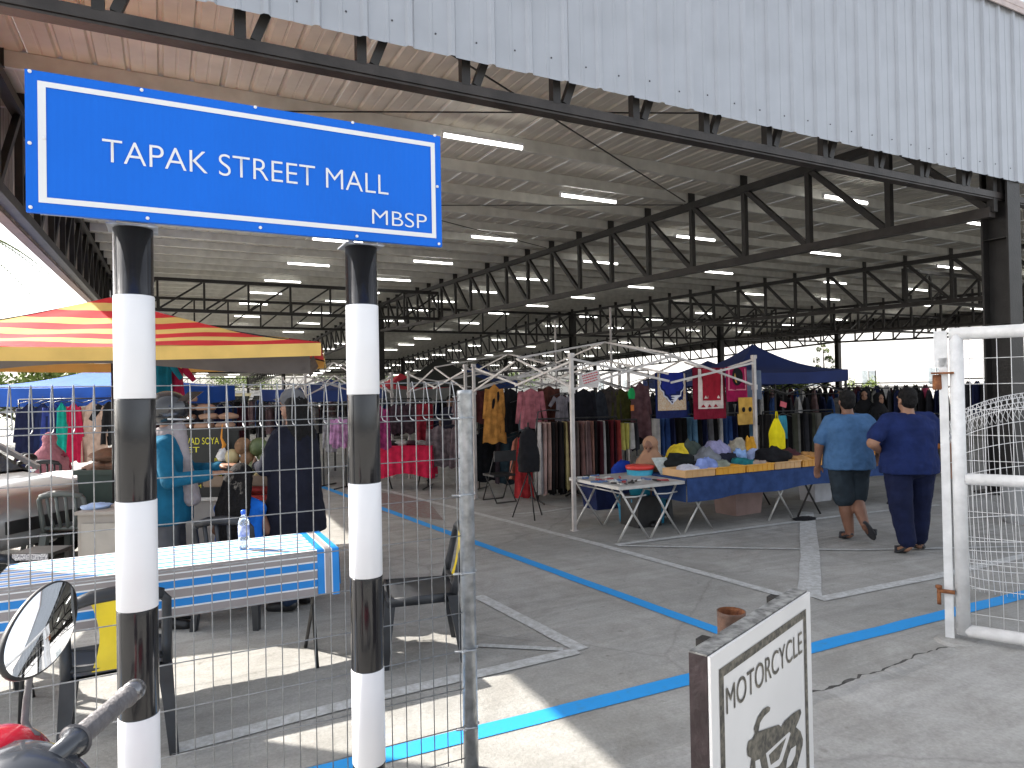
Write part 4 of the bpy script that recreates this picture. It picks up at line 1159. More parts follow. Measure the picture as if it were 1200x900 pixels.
for mi, hh_ in seqd:
    ribbon(-D_/2, z-hh_, -D_/2, z, mi); z -= hh_
y = -D_/2; i = 0
while y < D_/2-.001:
    wd_ = [.022, .034, .012, .030, .024, .036, .014, .040][i % 8]; mi = [1, 0, 1, 2, 1, 0, 1, 2][i % 8]; y2 = min(D_/2, y+wd_); ribbon(y, TT+.004, y2, TT+.004, mi); y = y2; i += 1
z = TT+.004
for mi, hh_ in seqd[:9]:
    ribbon(D_/2, z, D_/2, z-hh_, mi); z -= hh_
x = W_/2-.13
for i, (wd_, mi) in enumerate(((.042, 0), (.006, 1), (.036, 2), (.006, 1), (.04, 0))):
    tc.cur = mi; x2 = x+wd_; n = 8
    pr = [(-D_/2-.014, TT-.26-.004*i), (-D_/2-.006, TT-.12), (-D_/2, TT+.0035), (-D_/2+.12, TT+.0045), (D_/2, TT+.0045)]
    v_ = [(xx_, y_, z_) for (y_, z_) in pr for xx_ in (x, x2)]; tc.add(v_, [(2*k, 2*k+1, 2*k+3, 2*k+2) for k in range(4)]); x = x2
for (xx, s_) in ((W_/2, 1), (-W_/2, -1)):
    y = -D_/2; i = 0
    while y < D_/2-.001:
        y2 = min(D_/2, y+.05); tc.cur = [0, 1, 2, 1, 0, 2][i % 6]
        tc.add([(xx+.001*s_, y, TT+.004), (xx+.001*s_, y2, TT+.004), (xx+.012*s_, y2, TT-.22-.01*math.sin(y*20)), (xx+.012*s_, y, TT-.22-.01*math.sin(y*20))], [(0, 1, 2, 3)]); y = y2; i += 1
o = tc.build('tablecloth', m_stripe, None, True); o.location = (cx_, cy_, 0)
tag(o, 'blue white and grey striped plastic cloth draped over the long folding table', 'tablecloth')
for poly in o.data.polygons: poly.use_smooth = True
# water bottle
bp_ = G(286, 643, TT+.006)
bt = empty('water_bottle', bp_, 0, 'clear plastic water bottle with blue cap standing on the striped cloth', 'bottle')
m_pet = mat('clear_plastic', (.80, .88, .95), .08, 0, .02, trans=.75)
prof = [(.028, 0), (.032, .01), (.031, .03), (.033, .04), (.031, .05), (.033, .06), (.032, .075), (.0325, .15), (.033, .16), (.030, .175), (.022, .195), (.013, .208), (.013, .220)]
MB().lathe(prof, n=20).build('bottle_body', m_pet, bt, True)
MB().lathe([(.0335, .080), (.0335, .145)], n=20).build('label', mat('bottle_label', (.10, .16, .50), .4, 0, .3, 30, col2=(.6, .65, .8)), bt, True)
MB().lathe([(.0155, .214), (.0158, .236), (.012, .240)], n=16).build('cap', mat('cap_blue', (.02, .14, .70), .4), bt, True)
# three chairs of black and yellow plastic
m_ybk = mat('yellow_plastic', (.75, .56, .01), .4, 0, .1, 6); m_chb = mat('chair_black', (.022, .024, .028), .42, 0, .3, 8)
g_ = G(146, 868); plastic_chair((g_.x-.02, g_.y, 0), rad(2), 'black plastic chair with yellow back panel at the fence side of the striped table', m_chb, m_ybk)
g_ = G(492, 764); plastic_chair((g_.x, g_.y, 0), rad(76), 'black plastic chair with yellow back panel turned sideways beside the steel fence post', m_chb, m_ybk)
g_ = G(20, 800); plastic_chair((g_.x-.28, g_.y+.05, 0), rad(20), 'black plastic chair mostly hidden behind the moped mirror', m_chb)
m_chg = mat('chair_grey_green', (.13, .15, .145), .45, 0, .1); m_chw = mat('chair_pale', (.52, .54, .52), .45, 0, .1)
g_ = G(92, 668); plastic_chair((g_.x, g_.y, 0), CAMR+rad(4), 'grey plastic chair with slatted back beside the silver car', m_chg, None, 4)
g_ = G(74, 648); plastic_chair((g_.x-.1, g_.y+.1, 0), CAMR+rad(-48), 'pale plastic armchair at the white covered table', m_chw, None, 5, arms=True)
# low stool with patterned band
p = XZ(48, 5.9); st = empty('low_stool', p, CAMR, 'low black stool with a white patterned band near the car wheel', 'stool')
MB().box((0, 0, .40), (.34, .30, .03)).build('seat', m_black, st); MB().box((0, -.153, .385), (.30, .006, .05)).build('patterned_band', mat('pattern_band', (.1, .1, .13), .6, 0, 0, 70, col2=(.7, .7, .72)), st)
for sx in (-1, 1):
    for sy in (-1, 1): MB().bar((sx*.14, sy*.12, .39), (sx*.17, sy*.14, 0), .04).build('leg', m_black, st)
# beige cabinet
p = XZ(124, 5.55); cb = empty('cabinet', p, CAMR+rad(3), 'small beige wooden cabinet with panel door behind the left striped post', 'cabinet')
m_beige = mat('beige_board', (.36, .32, .28), .6, 0, .1, 4)
MB().box((.06, 0, .40), (.36, .40, .80)).build('carcass', m_beige, cb); MB().box((.06, -.208, .40), (.29, .014, .66)).build('door', mat('beige_door', (.42, .38, .33), .6, 0, .1), cb)
MB().box((.06, -.01, .812), (.40, .44, .022)).build('top_board', m_beige, cb); MB().box((.17, -.222, .46), (.014, .014, .09)).build('handle', m_chrome, cb)
crumple('folded_cloth', XZ(112, 5.5, .824), (.10, .08, .03), cloth('pale_blue_cloth', (.45, .56, .78)), 'folded pale blue checked cloth lying on the beige cabinet', 5, cat='cloth')
# bin
p = XZ(137, 7.4); bn = empty('wheelie_bin', p, CAMR, 'dark green plastic bin with brown bags piled on top behind left post', 'bin')
m_bing = mat('bin_green', (.035, .06, .052), .45, 0, .15)
mb = MB(); mb.add([(-.20, -.22, 0), (.20, -.22, 0), (.20, .22, 0), (-.20, .22, 0), (-.27, -.28, .95), (.27, -.28, .95), (.27, .28, .95), (-.27, .28, .95)], [(0, 3, 2, 1), (0, 1, 5, 4), (1, 2, 6, 5), (2, 3, 7, 6), (3, 0, 4, 7)]); mb.build('bin_body', m_bing, bn)
mb = MB(); mb.box((0, -.29, .94), (.58, .03, .05)); mb.box((0, .29, .94), (.58, .03, .05)); mb.box((-.28, 0, .94), (.03, .548, .05)); mb.box((.28, 0, .94), (.03, .548, .05)); mb.build('rim', m_bing, bn)
m_brown = mat('brown_bag', (.20, .11, .07), .8, 0, .2, 7, .4, 20)
for i, (dx, dz, rx) in enumerate(((-.12, .90, .24), (.14, .92, .22), (0, 1.04, .26))):
    crumple('brown_bag', XZ(137+dx*70, 7.4, dz), (rx, .18, .09), m_brown, ['brown bag at the left edge of the green bin', 'brown bag at the right edge of the green bin', 'topmost brown bag heaped on the green bin'][i], i+2, cat='bag')
# white covered table
wt_ = XZ(110, 8.6); e = empty('market_table', wt_, CAMR, 'market table under a bright white cloth behind the grey chairs', 'table')
MB().box((0, 0, .74), (1.5, .8, .03)).build('tabletop', m_beige, e)
for sx in (-1, 1):
    for sy in (-1, 1): MB().box((sx*.68, sy*.34, .365), (.04, .04, .73)).build('leg', m_black, e)
mb = MB()
for q in range(4):
    R = Matrix.Rotation(q*PI/2, 3, 'Z'); a, b = (.76, .41) if q % 2 == 0 else (.41, .76)
    v_, f_ = cloth_grid(lambda s_, t: R@Vector(((2*s_-1)*a, -b-.03*t*(1+.6*math.sin(s_*40)), .765-.72*t)), 40, 3); mb.add(v_, f_)
mb.box((0, 0, .762), (1.52, .82, .008)); o = mb.build('white_tablecloth', cloth('white', (.72, .71, .72), .05), None, True); o.location = wt_; o.rotation_euler = (0, 0, CAMR)
tag(o, 'bright white cloth reaching the ground round the market table', 'tablecloth')
# big red and yellow umbrella canopy
uc = XZ(120, 7.55); ur = CAMR*.45; uk = Matrix.Rotation(ur, 3, 'Z')@Vector((2.05, -1.35, 0)); uq = XZ(377, 6.15); uc = empty('market_umbrella', (uq.x-uk.x, uq.y-uk.y, 0), ur, 'large red and yellow striped square market umbrella with grey underside flap', 'umbrella')
m_ured = mat('umbrella_red', (.58, .008, .015), .8, 0, .12, 3, .3, 6); m_uyel = mat('umbrella_yellow', (.72, .47, .13), .8, 0, .1, 3, .3, 6); m_grayflap = mat('grey_flap', (.17, .15, .14), .85, 0, .15, 3, .3, 6)
corners = [(-1.9, -1.35), (2.05, -1.35), (2.05, 1.65), (-1.9, 1.65)]
zE, zA = 2.17, 2.74
bands = [(0, 1), (.12, 0), (.27, 1), (.42, 0), (.56, 1), (.70, 0), (.84, 1)]
ts = [0, .10, .22, .34, .44, .55, .65, .76, .86, 1.0]
mb = MB()
for q in range(4):
    (ax_, ay_), (bx_, by_) = corners[q], corners[(q+1) % 4]
    for i in range(len(ts)-1):
        mb.cur = i % 2 if True else 0
        mb.cur = (len(ts)-1-i+1) % 2                         # red strip above the yellow valance
        def f(s_, t):
            tt = ts[i]+(ts[i+1]-ts[i])*t
            return Vector(((ax_+(bx_-ax_)*s_)*tt, (ay_+(by_-ay_)*s_)*tt, zA-(zA-zE)*tt+.07*math.sin(PI*tt)*-1-.035*math.sin(PI*s_)*tt+.012*math.sin(s_*17+tt*9)*tt))
        v_, f_ = cloth_grid(f, 16, 2); mb.add(v_, f_)
mb.build('canopy', [m_ured, m_uyel], uc, True)
mb = MB()
for q in range(4):
    (ax_, ay_), (bx_, by_) = corners[q], corners[(q+1) % 4]
    nrm_ = Vector((by_-ay_, -(bx_-ax_), 0)).normalized()*.012
    v_, f_ = cloth_grid(lambda s_, t: Vector((ax_+(bx_-ax_)*s_, ay_+(by_-ay_)*s_, zE-.035*math.sin(PI*s_)-.115*t))+nrm_*(1+t+.5*math.sin(s_*37)*t), 40, 2); mb.add(v_, f_)
mb.build('valance', m_uyel, uc, True)
mb = MB(); v_, f_ = cloth_grid(lambda s_, t: Vector((-1.85+3.8*s_, -1.27+.12*t, zE-.10-.16*t*(.75+.25*math.cos(6*s_))-.02*math.sin(s_*9))), 40, 3); mb.add(v_, f_)
v_, f_ = cloth_grid(lambda s_, t: Vector((1.98-.1*t, -1.2+2.6*s_, zE-.10-.14*t*(.75+.25*math.cos(7*s_)))), 30, 3); mb.add(v_, f_)
mb.build('underside_flap', m_grayflap, uc, True)
MB().tube([(0, 0, 0), (0, 0, zA+.06)], .024, 12).build('pole', m_black, uc, True)
for (x, y) in corners: MB().tube([(0, 0, zA-.02), (x*.5, y*.5, (zA+zE)/2-.09), (x, y, zE-.02)], .010, 6).build('rib', m_black, uc, True)
MB().lathe([(.28, 0), (.28, .05), (.06, .08), (.05, .3)], n=20).build('base', m_black, uc, True)
# blue gazebo behind it
m_tblue = mat('tent_blue', (.012, .10, .50), .75, 0, .15, 1.5, .3, 5); m_tnavy = mat('tent_dark_blue', (.010, .035, .16), .8, 0, .2, 1.5, .3, 5)
g1_ = XZ(125, 14.2); tent(g1_, CAMR, 4.1, 3.0, 1.97, 2.36, m_tblue, 'bright blue gazebo canopy behind the red and yellow umbrella', val=.34, leg_m=m_black)
# hung clothes under the blue gazebo
rk, p_, rz_, L_ = rack(XZ(22, 12.6), XZ(150, 12.6), 1.72, 'black rail of hanging clothes under the bright blue gazebo')
for px, kind, w, h, mm, lb in ((34, 'dress', .62, 1.25, cloth('dark_navy', (.012, .016, .05)), 'dark navy long dress hanging leftmost under the blue gazebo'),
        (50, 'dress', .66, 1.25, cloth('printed_navy', (.012, .02, .07)), 'navy dress with pale neckline print hanging under the blue gazebo'),
        (63, 'dress', .55, 1.2, cloth('indigo', (.03, .05, .22)), 'indigo blue dress hanging under the blue gazebo'),
        (72, 'dress', .34, 1.15, cloth('teal_green', (.01, .33, .26)), 'teal green narrow dress hanging under the blue gazebo'),
        (86, 'dress', .46, 1.1, cloth('crimson', (.40, .01, .05)), 'crimson red dress hanging under the blue gazebo'),
        (108, 'dress', .68, 1.1, cloth('beige_abaya', (.46, .33, .26)), 'beige long dress hanging under the blue gazebo beside the crimson one'),
        (128, 'shirt', .6, .8, cloth('black_top', (.012, .012, .014)), 'black top hanging rightmost under the blue gazebo')):
    hung(kind, w, h, XZ(px, 12.55, 1.66), CAMR+random.uniform(-.2, .2), mm, lb)
# small clothes hung from the umbrella
hung('shirt', .34, .42, XZ(190, 6.5, 2.06), CAMR, cloth('teal_small', (.01, .16, .24)), 'small teal shirt hanging from the striped umbrella right of the left post')
hung('shirt', .34, .36, XZ(203, 6.6, 2.02), CAMR+.5, cloth('pink_small', (.50, .03, .10)), 'small crimson shirt hanging from the striped umbrella behind the teal one')

# ---- silver car at the left edge
cc = PZ(52, 600, 6.7); cc.z = 0
m_silver = mat('silver_paint', (.34, .35, .355), .35, .35, .04, 2, coat=.6); m_glass = mat('car_glass', (.02, .025, .03), .05, 0, .1, spec=.8)
car = empty('parked_car', cc, CAMR+PI+rad(-14), 'silver parked car with its front end at the left edge behind the fence', 'car')
# local: nose at x=0, tail at x=+4.1 ... y -0.8..0.8, far side
mb = MB(); prof = [(0.02, .42), (0.0, .60), (.06, .76), (.35, .86), (1.05, .95), (1.15, .97)]
secs = []
outl = [(.0, .38, .62, .55), (.08, .30, .78, .70), (.35, .24, .87, .79), (.8, .22, .92, .82), (1.15, .22, .96, .83), (2.0, .22, .97, .84), (3.0, .22, .97, .84), (3.7, .26, .98, .80), (4.0, .34, .92, .70), (4.08, .45, .8, .6)]
vs = []; n = 16
for (x, zl_, zh_, hw) in outl:
    zc = (zl_+zh_)/2; hh_ = (zh_-zl_)/2
    for k in range(n):
        a = 2*PI*k/n; c_, s_ = math.cos(a), math.sin(a); e_ = .38
        vs.append((x, hw*math.copysign(abs(c_)**e_, c_), zc+hh_*math.copysign(abs(s_)**e_, s_)))
fs = [(i*n+k, i*n+(k+1) % n, (i+1)*n+(k+1) % n, (i+1)*n+k) for i in range(len(outl)-1) for k in range(n)]+[tuple(range(n))[::-1], tuple((len(outl)-1)*n+k for k in range(n))]
mb.add(vs, fs); mb.build('body', m_silver, car, True)
mb = MB(); vs = []
outl = [(.95, .93, .95, .70), (1.65, .90, 1.34, .62), (2.2, .9, 1.42, .60), (3.0, .9, 1.40, .60), (3.75, .93, .99, .68)]
for (x, zl_, zh_, hw) in outl:
    for (yy_, zz_) in ((-hw-.08, zl_), (-hw+.0, zh_-.05), (-hw+.12, zh_), (hw-.12, zh_), (hw, zh_-.05), (hw+.08, zl_)): vs.append((x, yy_, zz_))
n = 6; mb.add(vs, [(i*n+k, i*n+k+1, (i+1)*n+k+1, (i+1)*n+k) for i in range(len(outl)-1) for k in range(5)]); mb.build('cabin_glass', m_glass, car)
for s_ in (-1, 1):
    mb = MB(); mb.bar((.95, s_*.77, .95), (1.66, s_*.625, 1.35), .05, .05); mb.bar((1.66, s_*.625, 1.35), (3.0, s_*.605, 1.40), .05, .06); mb.bar((3.0, s_*.605, 1.40), (3.75, s_*.75, .98), .06, .06); mb.bar((2.35, s_*.68, .96), (2.3, s_*.605, 1.40), .07, .04); mb.build('window_frame', m_silver, car)
    mb = MB(); mb.ell((1.30, s_*.96, 1.02), (.06, .10, .065), 12, 8); mb.bar((1.30, s_*.83, .98), (1.30, s_*.9, 1.0), .04); mb.build('door_mirror', m_black, car, True)
    for wx in (.72, 3.25):
        ty = MB(); ty.lathe([(.17, -.09), (.29, -.09), (.31, -.05), (.31, .05), (.29, .09), (.17, .09)], (wx, s_*.77, .31), n=28, rot=Matrix.Rotation(rad(90), 3, 'X')); ty = ty.build('tyre', m_rubber, car, True)
        mb = MB(); mb.lathe([(.18, -.092), (.19, -.04), (.19, .04), (.18, .092)], (wx, s_*.77, .31), n=20, rot=Matrix.Rotation(rad(90), 3, 'X'))
        for k in range(6): mb.bar((wx, s_*.865, .31), (wx+.18*math.cos(k*PI/3), s_*.865, .31+.18*math.sin(k*PI/3)), .035)
        mb.build('rim', m_chrome, car)
        mb = MB(); mb.lathe([(.35, 0), (.35, .004)], (wx, s_*.828, .31), n=28, rot=Matrix.Rotation(rad(90), 3, 'X')); mb.build('wheel_arch', m_black, car)
    mb = MB(); mb.bar((1.15, s_*.843, .30), (1.15, s_*.843, .93), .008); mb.bar((2.33, s_*.85, .30), (2.33, s_*.85, .95), .008); mb.bar((2.05, s_*.855, .80), (2.2, s_*.855, .80), .02); mb.build('door_seam', m_black, car)
    MB().ell((.13, s_*.58, .68), (.10, .16, .085), 14, 10).build('headlight', mat('headlight', (.75, .75, .72), .15, .3), car, True)
MB().box((.005, 0, .52), (.06, .8, .12)).build('grille', m_black, car)

# ---- snack stall: menu board on a counter, bags above, box below
p = XZ(241, 6.1); sb = empty('snack_stall', p, CAMR+rad(3), 'snack stall counter with black menu board lettered in yellow and cardboard sides', 'stall')
m_card = mat('cardboard', (.33, .24, .17), .85, 0, .1, 4)
MB().box((.10, .25, .40), (1.0, .5, .78)).build('counter', mat('counter_metal', (.36, .35, .34), .45, .3, .15, 3), sb)
MB().box((.10, .22, .80), (1.06, .56, .03)).build('counter_top', m_chrome, sb)
bw0, bw1, bz0, bz1 = -.30, .30, .80, 1.40
MB().box(((bw0+bw1)/2, -.04, (bz0+bz1)/2), (bw1-bw0, .02, bz1-bz0)).build('menu_board', mat('menu_black', (.010, .011, .010), .4), sb)
m_yel = mat('menu_yellow', (.75, .68, .03), .5, 0, .05)
def tx(s, x0, x1, zb, h): text_obj('lettering', s, m_yel, sb, (x0, -.052, zb), (x1, -.052, zb), (0, 0, h), font_bold=True)
tx('WAD SOYA', -.18, .13, 1.285, .062); tx('ET', -.14, -.04, 1.215, .05)
for i, zz in enumerate((1.13, 1.08, 1.03, .98)): tx('RM', .09, .15, zz, .032); tx('15', .17, .22, zz, .032) if i == 1 else None
for zz in (1.0, .90): tx('RM', -.10, -.03, zz, .032)
m_bag = mat('brown_package', (.34, .20, .13), .7, 0, .2, 8)
bgs = [(-.20, 1.44), (-.02, 1.44), (.16, 1.44), (-.18, 1.52), (.02, 1.52), (.19, 1.52), (-.18, 1.60), (-.01, 1.60), (-.17, 1.68)]
MB().box((0.0, .12, 1.41), (.66, .34, .02)).build('shelf', m_black, sb)
for i, (x, z) in enumerate(bgs):
    o = MB(); q = Matrix.Rotation(CAMR+rad(3), 3, 'Z')@Vector((x, .02, 0))
    oo = crumple('paper_package', (p.x+q.x, p.y+q.y, z-.015), (.085, .10, .035), m_bag, 'brown packaged snack bag, %s counting up from lower left, above the menu board' % nth(i), i+20, CAMR, 'package', 'snack bags above the menu board', amp=.15)
for sx in (-.30, .30): MB().box((sx, .2, 1.1), (.025, .025, .62)).build('shelf_post', m_black, sb)
q = XZ(232, 5.9); bx_ = empty('cardboard_box', XZ(236, 5.75), CAMR, 'brown cardboard box on the ground below the menu board', 'box')
MB().box((0, 0, .18), (.5, .3, .36)).build('box_body', m_card, bx_)
MB().box((0.05, -.152, .22), (.22, .003, .03)).build('print_mark', mat('print_brown', (.1, .07, .05), .8), bx_)
# small bag with orange knot
hb_ = empty('tied_bag', XZ(260, 6.0, 1.16), CAMR, 'small clear bag tied with an orange ribbon hanging beside the menu board', 'bag')
crumple('bag_body', (0, 0, -.02), (.045, .04, .07), mat('pale_bag', (.7, .68, .66), .3), None, 3, parent=hb_); MB().tube([(0, 0, .07), (.015, 0, .12), (-.01, 0, .18), (0, 0, .30)], [.012, .018, .008, .004], 8).build('ribbon', mat('orange_ribbon', (.8, .3, .02), .6), hb_, True)
# coconuts on crates
m_cb = mat('coconut_brown', (.26, .14, .07), .8, 0, .3, 12, .4, 40); m_cg = mat('coconut_green', (.10, .13, .05), .5, 0, .25, 8); m_cy = mat('coconut_husk', (.62, .50, .26), .7, 0, .2, 10, .4, 20)
crt = XZ(305, 6.0)
for i, (h0, mm, lb) in enumerate(((.02, (.62, .03, .04), 'red plastic crate, lowest under the coconuts'), (.33, (.70, .70, .68), 'white plastic crate, middle of the stack under the coconuts'), (.64, (.60, .05, .04), 'red plastic crate, topmost of the stack under the coconuts'))):
    e = empty('plastic_crate', (crt.x, crt.y, h0), CAMR, lb, 'crate'); mm = mat('crate_plastic_%d' % i, mm, .5)
    mb = MB()
    for zz in (.02, .10, .18, .26):
        for (cx0_, cy0_, sx_, sy_) in ((0, -.17, .46, .015), (0, .17, .46, .015), (-.23, 0, .015, .325), (.23, 0, .015, .325)): mb.box((cx0_, cy0_, zz+.015), (sx_, sy_, .045))
    for sx in (-.225, .225):
        for sy in (-.165, .165): mb.box((sx, sy, .15), (.026, .026, .30))
    mb.build('crate_sides', mm, e); MB().box((0, 0, .012), (.44, .32, .015)).build('crate_floor', mm, e)
for (px, py, r, mm, lb) in ((285, 523, .072, m_cb, 'round brown coconut on top of the pile'), (303, 524, .078, m_cg, 'dark green coconut behind the brown one'), (272, 535, .062, m_cy, 'cut yellow coconut at the left of the pile'),
        (290, 537, .066, m_cb, 'brown coconut low in the middle of the pile'), (309, 535, .052, m_cg, 'small green coconut at the right of the pile'), (299, 548, .06, m_cg, 'green coconut at the front of the pile'), (304, 553, .05, m_cy, 'pale husked coconut lowest at the front')):
    P_ = PZ(px, py, 6.0-.1*(py > 540)); e = MB().ell((0, 0, 0), (r, r, r*1.08), 18, 12).build('coconut', mm, None, True); e.location = P_; tag(e, lb, 'coconut')
tr = empty('coconut_tray', XZ(292, 6.0, .95), CAMR, 'shallow wooden tray holding the coconuts on the crates', 'tray')
MB().box((0, 0, 0), (.62, .44, .02)).build('tray_base', m_card, tr)
for sx in (-.31, .31): MB().box((sx, 0, .04), (.015, .44, .08)).build('tray_side', m_card, tr)
MB().box((0, -.225, .04), (.62, .012, .08)).build('tray_side', m_card, tr)

# ---- people behind the table
c_teal = cloth('teal_jacket', (.008, .09, .16), .15); c_greyp = cloth('grey_trousers', (.085, .085, .09)); c_black = cloth('black', (.012, .012, .014))
p = XZ(195, 5.15)
J = stand(1.70, shR=V3(.175, 0, 1.36), elR=V3(.24, .08, 1.10), wrR=V3(.17, .34, 1.13), shL=V3(-.175, 0, 1.36), elL=V3(-.22, .10, 1.12), wrL=V3(-.10, .36, 1.16))
J['spR'] = V3(1, 0, 0); J['spL'] = V3(1, 0, 0); J['curlR'] = .25; J['curlL'] = .3
e, P_ = person(p, CAMR-rad(78), 'motorcyclist in teal jacket and black helmet holding out one hand at the snack stall', J, dict(skin=m_skin, shirt=c_teal, long=True, hem=-.16, fat=1.08, pants=c_greyp, plen=1, hair='short', shoe=m_black, shoulder=.20))
mb = MB(); mb.ell(P_(0, -.01, .045), (.135, .155, .135), 24, 16); o = remesh(mb.build('helmet', mat('helmet_black', (.02, .02, .022), .15, 0, .1, coat=.6), e), .009, 3)
mb = MB(); mb.tube([P_(-.13, .02, -.03), P_(-.12, .10, -.035), P_(0, .165, -.04), P_(.12, .10, -.035), P_(.13, .02, -.03)], .008, 6); mb.build('helmet_rim', mat('rim_silver', (.5, .5, .5), .3, .5), e, True)
def vis(s_, t):
    a = (s_-.5)*PI*.95; r_ = .165; return P_(r_*math.sin(a)*.9, r_*math.cos(a)+.03, .10+.05*t*2)+V3(0, 0, .02*t)
v_, f_ = cloth_grid(lambda s_, t: P_(.135*math.sin((s_-.5)*2.2), .135*math.cos((s_-.5)*2.2)+.015+.09*t, .10+.07*t), 16, 4)
mb = MB(); mb.add(v_, f_); mb.build('raised_visor', mat('visor', (.10, .085, .08), .1, .3, .1), e, True)
mb = MB(); mb.cap(J['neck']+V3(.02, .07, .03), .075, J['neck']+V3(.05, .13, -.18), .05); mb.cap(J['neck']+V3(.05, .13, -.18), .05, J['neck']+V3(.06, .18, -.48), .07); mb.ell(J['neck']+V3(0, 0, .0), (.10, .10, .06))
o = remesh(mb.build('scarf', cloth('grey_scarf', (.26, .23, .235)), e), .012, 4); wrinkle(o, .025, .06)
# girl with long hair, seated, back to us
p = XZ(277, 5.25)
plastic_chair(p, CAMR, 'dark plastic chair under the girl with long black hair', m_chb, None, 4)
e, P_ = person(p, CAMR+rad(-6), 'seated girl with long black hair and bright blue sleeveless top seen from behind', sit(1.42, .43), dict(skin=m_skin_d, shirt=cloth('bright_blue', (.01, .13, .55)), slv=.18, hem=-.10, fat=.95, pants=c_black, plen=1, hair='long', shoe=m_black, nod=rad(-12)))
# person in black with cap, standing
p = XZ(344, 5.5)
J = stand(1.74, fat=1.12, elR=V3(.24, .10, 1.14), wrR=V3(.10, .32, 1.12), elL=V3(-.25, .08, 1.14), wrL=V3(-.10, .30, 1.14))
e, P_ = person(p, CAMR+rad(68), 'tall standing person in loose black top, jeans and grey cap with long dark hair', J, dict(skin=m_skin_d, shirt=cloth('black_navy_top', (.010, .011, .02)), long=True, fat=1.14, hem=-.34, flare=.05, pants=cloth('dark_jeans', (.02, .035, .07)), plen=1, hair='long', shoe=m_black, shoulder=.215))
mb = MB(); mb.ell(P_(0, -.01, .065), (.094, .104, .085), 18, 12); mb.ell(P_(0, .11, .06), (.062, .06, .010), 14, 8); remesh(mb.build('cap', cloth('grey_cap', (.10, .10, .105)), e), .008, 3)
# woman in pink scarf
p = XZ(57, 10.2)
plastic_chair(p, CAMR+rad(20), 'dark plastic chair under the woman in dusty pink headscarf', m_chb, None, 4)
e, P_ = person(p, CAMR+rad(25), 'seated woman in dusty pink headscarf and patterned maroon blouse seen from behind', sit(1.52, .43), dict(skin=m_skin, shirt=cloth('maroon_pattern', (.30, .05, .08), .6), long=True, fat=1.15, hijab=cloth('dusty_pink', (.36, .15, .18)), hij_len=.36, skirt=cloth('maroon_skirt', (.28, .05, .07), .5), shoe=m_black), vox=.013)
MB().tube([P_(-.30, -.10, -.30)+V3(.12*math.cos(t)*0, .0, .0)+V3(.13*math.cos(t), 0, .13*math.sin(t)) for t in [i*PI/8 for i in range(16)]], .018, 8, closed=True).build('bag_strap', m_black, e, True)
# ================================================================ CENTRE STALLS
# bare gazebo frames
def bare_frame(u0, u1, v0, v1, H, label, skip=()):
    e = empty('gazebo_frame', ((u0+u1)/2, (v0+v1)/2, 0), 0, label, 'gazebo frame'); w2, d2 = (u1-u0)/2, (v1-v0)/2
    cs = [(-w2, -d2), (w2, -d2), (w2, d2), (-w2, d2)]
    for i, (x, y) in enumerate(cs):
        mb = MB(); mb.box((x, y, H/2), (.042, .042, H)); mb.box((x, y, H-.42), (.06, .06, .07)); mb.box((x, y, .006), (.08, .08, .012)); mb.box((x, y, H+.01), (.06, .06, .05)); mb.build('post', m_frame_tube, e)
    for i in range(4):
        a, b = Vector((*cs[i], 0)), Vector((*cs[(i+1) % 4], 0)); m_ = (a+b)/2; d_ = (b-a).normalized()
        for (p_, q_, s_) in ((a, m_, 1), (m_, b, -1)):
            o_ = .030; dn = -.42
            hi, lo = H-.03, H-.40
            nr = Vector((-d_.y, d_.x, 0))*.016
            pz = (hi, hi+.07) if s_ == 1 else (hi+.07, hi)
            MB().bar(p_+nr+Vector((0, 0, pz[0])), q_+nr+Vector((0, 0, pz[1]-.42+.06)), .014, .028).build('scissor_bar', m_frame_tube, e)
            MB().bar(p_-nr+Vector((0, 0, pz[0]-.38)), q_-nr+Vector((0, 0, pz[1]-.04)), .014, .028).build('scissor_bar', m_frame_tube, e)
    for (x, y) in ((0, -d2), (w2, 0), (0, d2), (-w2, 0)):
        MB().bar((x*.98, y*.98, H+.05), (0, 0, H+.30), .014, .026).build('roof_bar', m_frame_tube, e)
        MB().bar((x*.98, y*.98, H-.22), (0, 0, H+.02), .014, .026).build('roof_bar', m_frame_tube, e)
    return e
GH_ = 2.12
bare_frame(4.41, 7.45, 7.06, 10.0, GH_, 'nearest bare folding gazebo frame over the table of pale trays')
bare_frame(4.35, 7.40, 10.2, 13.1, GH_, 'second bare folding gazebo frame standing behind the nearest one')
bare_frame(1.2+1.2, 4.1, 13.4, 16.2, 2.1, 'farthest bare folding gazebo frame, left of the others')
for px, Z, H, lb in ((652, 12.5, 3.0, 'thin tall pale pole rising left of the dark roof column'), (717, 11.6, 3.1, 'thin tall pale pole rising right of the dark roof column')):
    o = MB().tube([(0, 0, 0), (0, 0, H)], .02, 8).build('pole', m_frame_tube, None, True); o.location = XZ(px, Z); tag(o, lb, 'pole')

